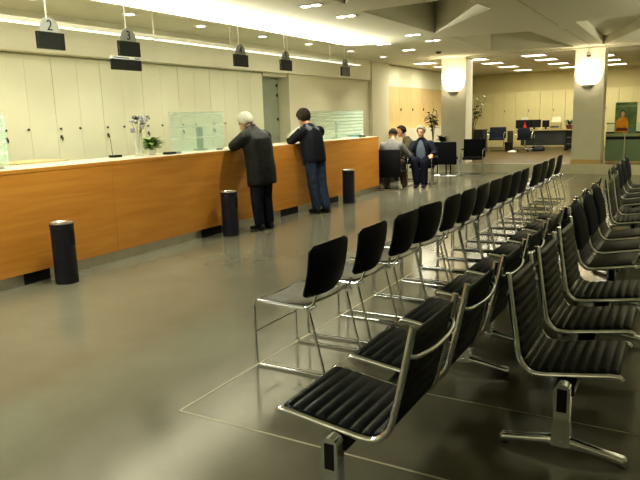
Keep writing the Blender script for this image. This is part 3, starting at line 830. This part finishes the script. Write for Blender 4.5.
monitor('computer_monitor', 'dark monitor right of the red bottle on the long desk', (-4.93, 24.45, P0+.735), -PI/2, .46, .28, M['black'], .07)
monitor('computer_monitor', 'small dark monitor left of the beige printer', (-4.53, 24.45, P0+.735), -PI/2, .24, .25, M['black'], .07)
t = thing('red_bottle', 'red bottle standing by white paper on the long desk', 'bottle', (-5.18, 24.05, P0+.735))
bm = BM(); lathe(bm, [(0, 0), (.05, 0), (.055, .02), (.055, .14), (.02, .2), (.02, .25), (0, .25)], 18); obj('body', bm, M['red'], t, True)
bm = BM(); lathe(bm, [(0, .25), (.023, .25), (.023, .28), (0, .28)], 14); obj('cap', bm, M['red'], t, True)
t = thing('paper_roll', 'white lampshade-like paper stack above the red bottle'.replace('lampshade-like ', ''), 'paper', (-5.3, 24.62, P0+.735))
bm = BM(); box(bm, (0, 0, .24), (.22, .02, .40), rot=Matrix.Rotation(.1, 4, 'X')); obj('sheet', bm, M['paper'], t)
bm = BM(); b2(bm, (-.1, -.05, 0), (.1, .05, .03)); obj('holder', bm, M['grey'], t)
t = thing('printer', 'beige printer on the long desk left of the potted plant', 'printer', (-4.17, 24.35, P0+.735))
bm = BM(); b2(bm, (-.19, -.2, 0), (.19, .2, .26), bev=.02); obj('body', bm, M['desktop'], t)
bm = BM(); box(bm, (0, .1, .33), (.30, .02, .2), rot=Matrix.Rotation(-.3, 4, 'X')); obj('paper_feed', bm, M['top'], t)
bm = BM(); b2(bm, (-.14, -.215, .06), (.14, -.2, .12)); obj('output_slot', bm, M['dgrey'], t)
potted('potted_plant', 'potted plant in a dark red pot on the long desk by the right column', (-3.68, 24.2, P0+.735), M['terracotta'], M['leafdark'], .13, .14, 60, .22, .07, seed=9)
# swivel chair with chrome arm at the long desk
t = thing('office_chair', 'dark office chair with curved chrome arms drawn up at the long desk', 'chair', (-5.0, 23.3, P0), PI/2)
bm = BM(); box(bm, (0, 0, .45), (.46, .48, .09), bev=.03); obj('seat', bm, M['navyfab'], t, True)
bm = BM(); box(bm, (-.24, 0, .66), (.06, .42, .34), rot=Matrix.Rotation(-.1, 4, 'Y'), bev=.025); obj('backrest', bm, M['navyfab'], t, True)
for s in (-1, 1):
    bm = BM(); tube(bm, fillet([(-.22, s*.27, .46), (-.2, s*.28, .68), (.05, s*.28, .70), (.22, s*.28, .62), (.2, s*.27, .44)], .1, 5), .014, 8); obj('arm', bm, M['chrome'], t, True)
bm = BM(); tube(bm, [(0, 0, .07), (0, 0, .41)], .028, 12); obj('gas_column', bm, M['chrome'], t, True)
for k in range(5):
    a = 2*PI*k/5
    bm = BM(); tube(bm, [(0, 0, .1), (math.cos(a)*.28, math.sin(a)*.28, .075)], 0, 8, rs=[.028, .018]); l = obj('base_arm', bm, M['chrome'], t, True)
    bm = BM(); ball(bm, (math.cos(a)*.28, math.sin(a)*.28, .032), (.032, .025, .032), 7); obj('castor', bm, M['black'], l, True)
t = thing('waste_basket', 'dark waste basket left of the long desk on the platform floor', 'basket', (-5.62, 23.55, P0))
bm = BM(); lathe(bm, [(0, 0), (.12, 0), (.15, .30), (.155, .31), (.145, .31), (.115, .02), (0, .02)], 20); obj('body', bm, M['basketmat'], t, True)
bm = BM(); lathe(bm, [(.15, .30), (.16, .30), (.16, .32), (.15, .32)], 20); obj('rim', bm, M['black'], t, True)
t = thing('shoulder_bag', 'dark bag lying on the platform floor under the long desk', 'bag', (-4.6, 23.55, P0))
bm = BM(); loft(bm, [((0, 0, z), (w, 0, 0), (0, d, 0)) for z, w, d in ((0, .2, .1), (.03, .24, .13), (.12, .23, .12), (.18, .17, .07), (.19, .1, .03))], 20, 3); obj('body', bm, M['black'], t, True)
bm = BM(); tube(bm, fillet([(-.14, 0, .16), (-.1, 0, .27), (.1, 0, .27), (.14, 0, .16)], .06), .01, 8); obj('handle', bm, M['dgrey'], t, True)
t = thing('floor_papers', 'crumpled white paper on the platform floor by the office chair', 'paper', (-5.3, 22.7, P0))
bm = BM(); bmesh.ops.create_icosphere(bm, subdivisions=2, radius=.12)
random.seed(5)
for v in bm.verts: v.co = V((v.co.x*1.4*random.uniform(.8, 1.1), v.co.y*random.uniform(.8, 1.1), max(0, (v.co.z+.05)*.5*random.uniform(.6, 1.1))))
obj('sheet', bm, M['paper'], t)
# plants around the left column
def stem_plant(name, label, loc, potr, poth, pm, n, h, seed, spread=.35, L=.16):
    random.seed(seed); t = thing(name, label, 'plant', loc)
    bm = BM(); lathe(bm, [(0, 0), (potr*.75, 0), (potr, poth*.94), (potr*1.06, poth*.94), (potr*1.06, poth), (potr*.9, poth), (potr*.85, poth*.9), (0, poth*.9)], 22); obj('pot', bm, pm, t, True)
    bs = BM(); bl_ = BM()
    for i in range(n):
        a = random.uniform(0, 6.28); d = random.uniform(.05, spread); hh = poth+h*random.uniform(.55, 1)
        P = [V((0, 0, poth*.9)), V((math.cos(a)*d*.35, math.sin(a)*d*.35, poth+(hh-poth)*.6)), V((math.cos(a)*d, math.sin(a)*d, hh))]
        tube(bs, P, .006, 6)
        for k in range(8):
            q = P[1].lerp(P[2], k/7); aa = random.uniform(0, 6.28)
            leaf(bl_, q, (math.cos(aa), math.sin(aa), random.uniform(-.1, .8)), L*random.uniform(.6, 1.1), L*.35)
    obj('stems', bs, M['stem'], t); obj('foliage', bl_, M['leafdark'], t)
stem_plant('floor_plant', 'tall leafy plant rising behind the right edge of the left column', (-5.62, 18.9, P0), .16, .32, M['terracotta'], 11, 1.55, 12, .42, .26)
stem_plant('floor_plant', 'dark leafy plant in front of the tan cabinets beside the left column', (-6.75, 18.75, P0), .17, .55, M['dgrey'], 10, .95, 21, .22, .24)
t = thing('plant_stand', 'low dark table behind the empty high-backed chair, holding a plant', 'table', (-5.95, 17.25, 0))
bm = BM(); b2(bm, (-.22, -.22, .67), (.22, .22, .70), bev=.004); obj('table_top', bm, M['deskdark'], t)
for sx in (-1, 1):
    for sy in (-1, 1):
        bm = BM(); b2(bm, (sx*.19-.015, sy*.19-.015, 0), (sx*.19+.015, sy*.19+.015, .67)); obj('leg', bm, M['black'], t)
potted('potted_plant', 'brownish potted plant with pale pot on the low dark table', (-5.95, 17.25, .70), M['paper'], M['leafdark'], .10, .16, 70, .2, .09, seed=14)

# glazed service desk right of the right column
t = thing('glazed_desk', 'green glass-fronted service desk right of the right column', 'desk', (-1.86, 18.1, P0))
bm = BM(); b2(bm, (0, 0, .06), (4.6, .03, .60)); obj('glass_front', bm, M['greenglass'], t)
bm = BM(); b2(bm, (0, .02, 0), (4.6, .06, .06)); obj('plinth', bm, M['tan'], t)
bm = BM(); b2(bm, (0, .03, .60), (4.6, .08, .68)); obj('shadow_gap', bm, M['black'], t)
bm = BM(); b2(bm, (0, -.02, .68), (4.6, .5, .76)); obj('desk_top', bm, M['greenpale'], t)
bm = BM(); b2(bm, (0, .02, .76), (4.6, .05, .80)); obj('dark_rail', bm, M['black'], t)
bm = BM(); b2(bm, (0, .10, .80), (4.6, .11, 1.02)); obj('upper_glass', bm, M['glass'], t)
bm = BM(); b2(bm, (0, .02, 1.0), (.30, .2, 1.03)); obj('shelf', bm, M['greenglass'], t)
# poster on a pole stand
t = thing('poster_stand', 'green poster of a person in orange on a thin chrome pole stand', 'poster', (-1.25, 16.0, 0))
bm = BM(); lathe(bm, [(0, 0), (.17, 0), (.17, .012), (.02, .03), (0, .03)], 24); obj('base', bm, M['steel'], t, True)
bm = BM(); tube(bm, [(0, 0, .02), (0, 0, 1.2)], .012, 10); obj('pole', bm, M['chrome'], t, True)
bm = BM(); b2(bm, (-.22, -.03, 1.075), (.22, -.014, 1.76), bev=.003); pb = obj('poster_board', bm, M['poster'], t)
bm = BM(); b2(bm, (-.03, -.034, 1.06), (.06, .0, 1.085)); obj('clip', bm, M['chrome'], t)
yf = -.0305
bm = BM(); loft(bm, [((-.07, yf, 1.10), (.135, 0, 0), (0, .001, 0)), ((-.07, yf, 1.2), (.13, 0, 0), (0, .001, 0)), ((-.07, yf, 1.34), (.125, 0, 0), (0, .001, 0)), ((-.065, yf, 1.41), (.085, 0, 0), (0, .001, 0)), ((-.065, yf, 1.44), (.03, 0, 0), (0, .001, 0))], 12); obj('printed_figure', bm, M['orange'], pb)
bm = BM(); loft(bm, [((-.07, yf-.001, 1.13), (.10, 0, 0), (0, .001, 0)), ((-.07, yf-.001, 1.17), (.13, 0, 0), (0, .001, 0)), ((-.07, yf-.001, 1.2), (.09, 0, 0), (0, .001, 0))], 12); obj('printed_forearms', bm, M['terracotta'], pb)
bm = BM(); ball(bm, (-.065, yf-.0005, 1.52), (.055, .001, .075), 10); obj('printed_hair', bm, M['phair'], pb)
bm = BM(); ball(bm, (-.063, yf-.0015, 1.505), (.04, .001, .062), 10); obj('printed_face', bm, M['pskin'], pb)
bm = BM(); b2(bm, (.08, yf-.001, 1.12), (.205, yf+.0005, 1.19)); obj('printed_banner', bm, M['pblue'], pb)
bm = xf(text_bm('CONOCENOS', .068, .0005), Matrix.Translation((0, yf-.001, 1.67)) @ FACE_NY); obj('printed_heading', bm, M['ptext'], pb)

# ------------------------------------------------------------------ people
def head_bm(bm, c, tilt, k=1.):
    """c = head centre; adds skull, jaw, nose, ears; faces +x, pitched by tilt"""
    R = Matrix.Rotation(tilt, 3, 'Y')
    def at(x, y, z): return V(c)+R @ V((x*k, y*k, z*k))
    ball(bm, at(-.012, 0, .03), (.098*k, .078*k, .092*k), 12, R)
    ball(bm, at(.03, 0, -.035), (.066*k, .060*k, .082*k), 10, R)
    ball(bm, at(.062, 0, -.085), (.03*k, .032*k, .028*k), 8, R)
    limb(bm, [at(.09, 0, .012), at(.112, 0, -.022)], [.011*k, .017*k], 8)
    for s in (-1, 1):
        ball(bm, at(-.005, s*.078, -.005), (.022*k, .012*k, .034*k), 7, R)
        ball(bm, at(.078, s*.032, .026), (.018*k, .022*k, .010*k), 6, R)
    limb(bm, [at(.084, -.02, -.055), at(.084, .02, -.055)], [.012*k, .012*k], 8)
    return at, R
def hair_bm(c, tilt, k=1., front=.25, low=-.5, vol=1.0):
    bm = BM(); R = Matrix.Rotation(tilt, 3, 'Y')
    bmesh.ops.create_uvsphere(bm, u_segments=32, v_segments=20, radius=1)
    kill = [v for v in bm.verts if (v.co.x > front+.5*v.co.z-.1 and v.co.z < .62 and v.co.x > .05) or v.co.z < low+.25*max(0, v.co.x+.2)]
    bmesh.ops.delete(bm, geom=kill, context='VERTS')
    random.seed(int(c[2]*1000))
    for v in bm.verts:
        j = 1+random.uniform(-.018, .03)
        p = V((v.co.x*.112*vol*j-.014, v.co.y*.092*vol*j, v.co.z*.108*vol*j+.028))*k
        v.co = V(c)+R @ p
    ret = bmesh.ops.extrude_face_region(bm, geom=bm.faces[:])
    vs = [g for g in ret['geom'] if isinstance(g, bmesh.types.BMVert)]
    cc = V(c)
    for v in vs: v.co = cc+(v.co-cc)*.86
    return bm
def hand_bm(bm, w, d, up, side, k=1., curl=.5):
    """palm and five fingers from wrist w, pointing along d; side = +1 thumb to the left of d"""
    w, d, up = V(w), V(d).normalized(), V(up).normalized()
    s = up.cross(d).normalized(); up = d.cross(s).normalized()
    loft(bm, [(w, s*.024*k, up*.017*k), (w+d*.03*k, s*.034*k, up*.016*k), (w+d*.07*k, s*.041*k, up*.014*k), (w+d*.095*k, s*.039*k, up*.011*k)], 14)
    for i, (o, L) in enumerate(((.030, .068), (.010, .078), (-.010, .072), (-.029, .056))):
        a = w+d*.088*k+s*o*k*side; L *= k
        p1 = a+d*L*.45-up*L*.10*curl; p2 = p1+d*L*.32-up*L*.28*curl; p3 = p2+d*L*.18-up*L*.30*curl
        limb(bm, [a, p1, p2, p3], [.0095*k, .009*k, .0085*k, .0075*k], 8)
    a = w+d*.03*k+s*.03*k*side
    b = a+(d*.6+s*.8*side-up*.2).normalized()*.04*k; e = b+(d*.95+s*.2*side-up*.25).normalized()*.032*k
    limb(bm, [a, b, e], [.013*k, .011*k, .0085*k], 8)
def shoe_bm(ankle, yaw=0., L=.27, pitch=0.):
    bm = BM(); a = V(ankle)
    loft(bm, [((x, 0, z), (0, w, 0), (0, 0, h)) for x, z, w, h in ((-.085, .045, .02, .02), (-.075, .05, .034, .048), (-.02, .055, .038, .054), (.05, .043, .042, .042), (.12, .033, .046, .032), (.165, .028, .036, .026), (.185, .026, .014, .014))], 18, 2.6)
    limb(bm, [(0, 0, .06), (0, 0, .105)], [.046, .046])
    bm = remeshed(bm, .009, 2)
    return xf(bm, Matrix.Translation(a) @ Matrix.Rotation(yaw, 4, 'Z') @ Matrix.Rotation(pitch, 4, 'Y'))

def person(label, loc, rz, J, jm, tm, hm, sm=None, hair=(.25, -.5, 1.), torso=None, tilt=.3, bulk=1., shoe=None):
    """J: joints in the person's own frame (+x ahead, +y left)"""
    t = thing('person', label, 'person', loc, rz)
    # ---- body: one continuous surface from head to ankles
    bm = BM(); c = J['head']
    at, R = head_bm(bm, c, tilt, 1.06)
    limb(bm, [V(c)+R @ V((-.03, 0, -.05)), J['neck']], [.052, .058])
    limb(bm, [J['neck'], J['chest'], J['hip']], [.06, .10, .11])
    for s in 'LR':
        limb(bm, [J['chest'], J['sh'+s], J['el'+s], J['wr'+s]], [.07, .055, .042, .029])
        d = V(J.get('hd'+s, V(J['wr'+s])-V(J['el'+s])))
        hand_bm(bm, V(J['wr'+s]), d, (0, 0, 1), 1 if s == 'R' else -1, curl=J.get('curl', .5))
        limb(bm, [J['hip'], J['hp'+s], J['kn'+s], J['an'+s]], [.09, .085, .06, .04])
    body = obj('body', remeshed(bm, .0075, 2), M['skin'], t, True, sharp=3)
    # ---- face
    for s in (-1, 1):
        bm = BM(); ball(bm, at(.083, s*.031, .012), (.009, .014, .008), 6, R); obj('eye', bm, M['eye'], t, True)
    bm = BM(); ball(bm, at(.094, 0, -.056), (.006, .024, .006), 6, R); obj('mouth', bm, M['lip'], t, True)
    obj('hair', hair_bm(c, tilt, 1.04, *hair), hm, t, True, sharp=3)
    # ---- trousers
    bm = BM()
    hipw = V(J['hip'])
    for s in 'LR':
        limb(bm, [hipw, J['hp'+s]], [.12, .12])
        limb(bm, [J['hp'+s], J['kn'+s], V(J['an'+s])+V((0, 0, .03))], [.12, .094, .078])
    obj('trousers', remeshed(bm, .012, 4), tm, t, True, sharp=3)
    for s in 'LR':
        a = V(J['an'+s]); obj('shoe', shoe_bm((a.x, a.y, a.z-.085), J.get('yaw'+s, 0), pitch=J.get('sp'+s, 0)), shoe or M['shoe'], t, True, sharp=3)
    # ---- jacket
    bm = BM(); loft(bm, [((x, yy, z), (0, w, 0), (d, 0, -d*J.get('lean', 0))) for x, yy, z, w, d in torso], 28, 2.3)
    for s in 'LR':
        limb(bm, [J['chest'], J['sh'+s]], [.12, .092*bulk])
        e, w = V(J['el'+s]), V(J['wr'+s])
        limb(bm, [J['sh'+s], e, e.lerp(w, .92)], [.09*bulk, .066*bulk, .048*bulk])
    jk = obj('jacket', remeshed(bm, .012, 5), jm, t, True, sharp=3)
    return t, at, R, jk

# white-haired man leaning on the counter
J = dict(head=(.25, -.0, 1.58), neck=(.12, 0, 1.44), chest=(.06, 0, 1.28), hip=(-.02, 0, .92), hpL=(-.02, .09, .88), hpR=(-.02, -.09, .88), knL=(0, .10, .48), knR=(.0, -.10, .48), anL=(-.03, .10, .088), anR=(-.04, -.10, .088),
         shL=(.07, .20, 1.36), shR=(.07, -.20, 1.36), elL=(.24, .28, 1.25), elR=(.24, -.24, 1.25), wrL=(.42, .07, 1.255), wrR=(.44, -.06, 1.255), hdL=(.6, -.35, -.05), hdR=(.6, .35, -.05), lean=.15)
t1 = [(-.03, 0, .665, .225, .185), (-.03, 0, .70, .232, .19), (-.02, 0, .90, .235, .19), (.0, 0, 1.06, .23, .18), (.02, 0, 1.2, .245, .18), (.035, 0, 1.32, .24, .165), (.075, 0, 1.41, .20, .14), (.12, 0, 1.475, .12, .10), (.145, 0, 1.52, .078, .076)]
p, at, R, jk = person('white-haired man in a dark jacket leaning on the counter', (-5.45, 7.74, 0), PI-.12, J, M['darkjacket'], M['navytrouser'], M['whitehair'], hair=(.5, -.75, 1.13), torso=t1, tilt=.5, bulk=1.24)
bm = BM(); lathe(bm, [(.078, -.02), (.088, .0), (.083, .05), (.074, .05), (.07, -.02)], 24); xf(bm, Matrix.Translation((.135, 0, 1.475)) @ Matrix.Rotation(.45, 4, 'Y')); obj('collar', bm, M['darkjacket'], p, True)

# younger man in sports jacket
J = dict(head=(.32, .0, 1.625), neck=(.22, 0, 1.48), chest=(.16, 0, 1.30), hip=(.06, 0, .94), hpL=(.06, .09, .90), hpR=(.06, -.09, .90), knL=(.03, .09, .50), knR=(.0, -.08, .50), anL=(-.03, .08, .088), anR=(-.12, -.07, .088),
         shL=(.16, .20, 1.38), shR=(.16, -.20, 1.38), elL=(.35, .28, 1.25), elR=(.33, -.22, 1.25), wrL=(.52, .10, 1.26), wrR=(.54, -.08, 1.26), hdL=(.6, -.35, -.05), hdR=(.6, .35, -.05), lean=.25)
t2 = [(.07, 0, .84, .205, .165), (.07, 0, .87, .212, .17), (.08, 0, 1.0, .212, .17), (.11, 0, 1.15, .215, .165), (.14, 0, 1.28, .22, .155), (.165, 0, 1.38, .20, .135), (.20, 0, 1.46, .13, .10), (.225, 0, 1.51, .08, .08), (.23, 0, 1.525, .07, .07)]
p, at, R, jk = person('younger dark-haired man in black sports jacket and jeans at the counter', (-5.49, 9.5, 0), PI-.3, J, M['blackjacket'], M['jeans'], M['brownhair'], hair=(.55, -.9, 1.22), torso=t2, tilt=.5, bulk=1.18)
bm = BM(); loft(bm, [((.10, 0, 1.34), (0, .05, 0), (.03, 0, .01)), ((.075, 0, 1.385), (0, .125, 0), (.05, 0, .02)), ((.10, 0, 1.44), (0, .15, 0), (.07, 0, .03)), ((.14, 0, 1.50), (0, .12, 0), (.055, 0, .03)), ((.17, 0, 1.53), (0, .07, 0), (.03, 0, .02))], 20); obj('hood', remeshed(bm, .012, 4), M['hood'], p, True, sharp=3)
def ribbon(A, B, C_, off, w, m, par, name):
    bm = BM(); pts = [V(A), V(A).lerp(V(B), .5), V(B), V(B).lerp(V(C_), .5), V(C_)]
    rows = []
    for q, o in zip(pts, off):
        q = q+V(o); rows.append(q)
    tube(bm, rows, w, 8); return obj(name, remeshed(bm, .008, 2), m, par, True, sharp=3)
ribbon((.16, .20, 1.39), (.35, .28, 1.262), (.50, .14, 1.268), [(-.02, .045, .075), (0, .05, .062), (.0, .055, .045), (0, .03, .04), (0, .01, .035)], .026, M['stripe'], p, 'sleeve_stripe')
ribbon((.16, -.20, 1.39), (.33, -.22, 1.262), (.50, -.14, 1.268), [(.0, -.02, .085), (.02, -.03, .062), (.03, -.03, .05), (0, -.03, .035), (0, -.01, .03)], .022, M['stripe'], p, 'sleeve_stripe')

# seated people; hips at seat height .50
def seated(kw):
    J = dict(head=(.10, 0, 1.22), neck=(.02, 0, 1.07), chest=(-.03, 0, .90), hip=(-.08, 0, .58), hpL=(-.02, .10, .57), hpR=(-.02, -.10, .57), knL=(.36, .13, .55), knR=(.36, -.13, .55), anL=(.32, .13, .088), anR=(.32, -.13, .088),
             shL=(-.02, .19, .955), shR=(-.02, -.19, .955), elL=(.12, .27, .76), elR=(.12, -.27, .76), wrL=(.30, .16, .66), wrR=(.30, -.16, .66), hdL=(1, -.3, -.2), hdR=(1, .3, -.2))
    J.update(kw); return J
TS = [(-.09, 0, .50, .19, .15), (-.09, 0, .53, .20, .16), (-.08, 0, .66, .20, .155), (-.06, 0, .80, .21, .15), (-.03, 0, .93, .215, .14), (-.01, 0, 1.02, .17, .115), (.015, 0, 1.08, .09, .085), (.02, 0, 1.11, .07, .07)]
person('person in a grey jacket seated with back to camera at the advice desk', (-5.72, 13.25, 0), PI/2+.15,
       seated(dict(head=(.16, .02, 1.20), neck=(.06, 0, 1.05), elL=(.20, .30, .82), elR=(.16, -.34, .74), wrL=(.42, .26, .79), wrR=(.34, -.22, .70), anL=(.05, .15, .088), anR=(.25, -.20, .088))),
       M['greyjacket'], M['brownshoe'], M['brownhair'], hair=(.3, -.4, 1.02), torso=TS, tilt=.4, shoe=M['brownshoe'])
person('dark-haired person in an olive coat seated behind the grey jacket', (-6.12, 15.1, 0), PI+.6,
       seated(dict(head=(.15, 0, 1.225), neck=(.06, 0, 1.08))), M['olive'], M['navytrouser'], M['brownhair'], hair=(.3, -.65, 1.12), torso=TS, tilt=.25)
p, at, R, jk = person('grey-haired man in navy coat and blue shirt seated facing the camera', (-5.33, 14.05, 0), -PI/2+.08,
       seated(dict(head=(.06, 0, 1.235), elL=(.0, .31, .76), elR=(.08, -.28, .76), wrL=(.17, .285, .735), wrR=(.28, -.12, .64), hdL=(1, 0, -.5), knL=(.38, .16, .56), knR=(.42, -.05, .58), anL=(.40, .18, .088), anR=(.46, .02, .088))),
       M['bluecoat'], M['navytrouser'], M['greyhair'], hair=(.62, -.4, 1.06), torso=TS, tilt=.12)
bm = BM(); loft(bm, [((.045, 0, .60), (0, .11, 0), (.055, 0, 0)), ((.06, 0, .75), (0, .115, 0), (.05, 0, 0)), ((.075, 0, .90), (0, .10, 0), (.05, 0, 0)), ((.07, 0, 1.0), (0, .075, 0), (.05, 0, 0)), ((.05, 0, 1.08), (0, .045, 0), (.045, 0, 0))], 20); obj('shirt', remeshed(bm, .010, 3), M['blueshirt'], p, True, sharp=3)

# ------------------------------------------------------------------ lights
WARM = (1, .955, .77)
def area(name, loc, rot, sx, sy, power, col=WARM, spread=PI):
    l = bpy.data.lights.new(name, 'AREA'); l.shape = 'RECTANGLE'; l.size = sx; l.size_y = sy; l.energy = power; l.color = col; l.spread = spread
    o = bpy.data.objects.new(name, l); C.objects.link(o); o.location = loc; o.rotation_euler = rot; return o
def spot(name, loc, power, size=1.6, blend=.6, col=WARM, rot=(0, 0, 0), r=.05):
    l = bpy.data.lights.new(name, 'SPOT'); l.energy = power; l.spot_size = size; l.spot_blend = blend; l.color = col; l.shadow_soft_size = r
    o = bpy.data.objects.new(name, l); C.objects.link(o); o.location = loc; o.rotation_euler = rot; return o
def aim(o, d): o.rotation_euler = V(d).to_track_quat('-Z', 'Y').to_euler()
for x, y, _ in DL: spot('downlight_lamp', (x, y, H-.05), 38, 1.9, .7)
for x, y, _ in TW: spot('walkway_lamp', (x, y, H-.05), 125 if y < 12 else 190, 2.0, .7)
for x, y, _ in PN: area('panel_lamp', (x, y, H-.03), (0, 0, 0), .55, .55, 22, (1, .94, .72))
# pendant: downwards towards the bulkhead and counter, and upwards onto the ceiling
o = area('pendant_down', (-6.72, 6.1, 2.76), (0, 0, 0), .06, 14.5, 38, WARM); aim(o, (-.45, 0, -1)); o.rotation_euler = (0, math.atan2(.45, 1), 0)
o = area('pendant_up', (-6.62, 6.5, 2.85), (0, 0, 0), 0.06, 12.6, 620, (1, .97, .82), 1.55); aim(o, (.68, 0, .73)); o.rotation_euler = (0, -(PI/2+math.atan2(.73, .68)), 0)
for x in (-5.775, -2.29):
    o = area('sconce_up', (x, 17.52, 2.5), (PI, 0, 0), .5, .14, 9, (1, .82, .55))
    o = area('sconce_out', (x, 17.42, 2.40), (PI/2, 0, 0), .4, .2, 1.5, (1, .85, .6))
# added fill lights without fittings, brightening the waiting area from just below the ceiling
for x, y, pw in ((-4.7, 1.5, 85), (-4.7, 4.5, 75), (-4.4, -1, 30)):
    area('fill_down', (x, y, H-.02), (0, 0, 0), .6, .6, pw, (1, .97, .78))
# added upward fill lights out of view, brightening ceiling and columns by bounce
for x, y, pw in ((1.6, 1.0, 6), (1.6, 6.0, 16), (1.6, 11.0, 95), (1.6, 15.5, 170), (-2.2, -1.6, 20)):
    area('fill_up', (x, y, 2.3), (PI, 0, 0), .6, .6, pw, (1, .95, .70))
w = bpy.data.worlds.new('World'); SC.world = w; w.use_nodes = True
w.node_tree.nodes['Background'].inputs['Color'].default_value = (.9, .85, .65, 1); w.node_tree.nodes['Background'].inputs['Strength'].default_value = .05

# ------------------------------------------------------------------ camera
yaw, pitch, roll = math.radians(30.0), math.radians(10.75), math.radians(-1.74)
f = V((-math.sin(yaw)*math.cos(pitch), math.cos(yaw)*math.cos(pitch), -math.sin(pitch)))
r = V((math.cos(yaw), math.sin(yaw), 0)); u = r.cross(f)
r, u = r*math.cos(roll)+u*math.sin(roll), u*math.cos(roll)-r*math.sin(roll)
cam = bpy.data.cameras.new('camera'); cam.sensor_fit = 'HORIZONTAL'; cam.sensor_width = 36; cam.lens = 638/640*36; cam.clip_start = .05
co = bpy.data.objects.new('camera', cam); C.objects.link(co)
mx = Matrix((r, u, -f)).transposed().to_4x4(); mx.translation = V((0, 0, 1.6))
co.matrix_world = mx
SC.camera = co
SC.view_settings.view_transform = 'Standard'
SC.view_settings.look = 'Medium High Contrast'
SC.view_settings.exposure = .08
SC.cycles.caustics_reflective = False
SC.cycles.caustics_refractive = False
SC.cycles.sample_clamp_indirect = 4.0
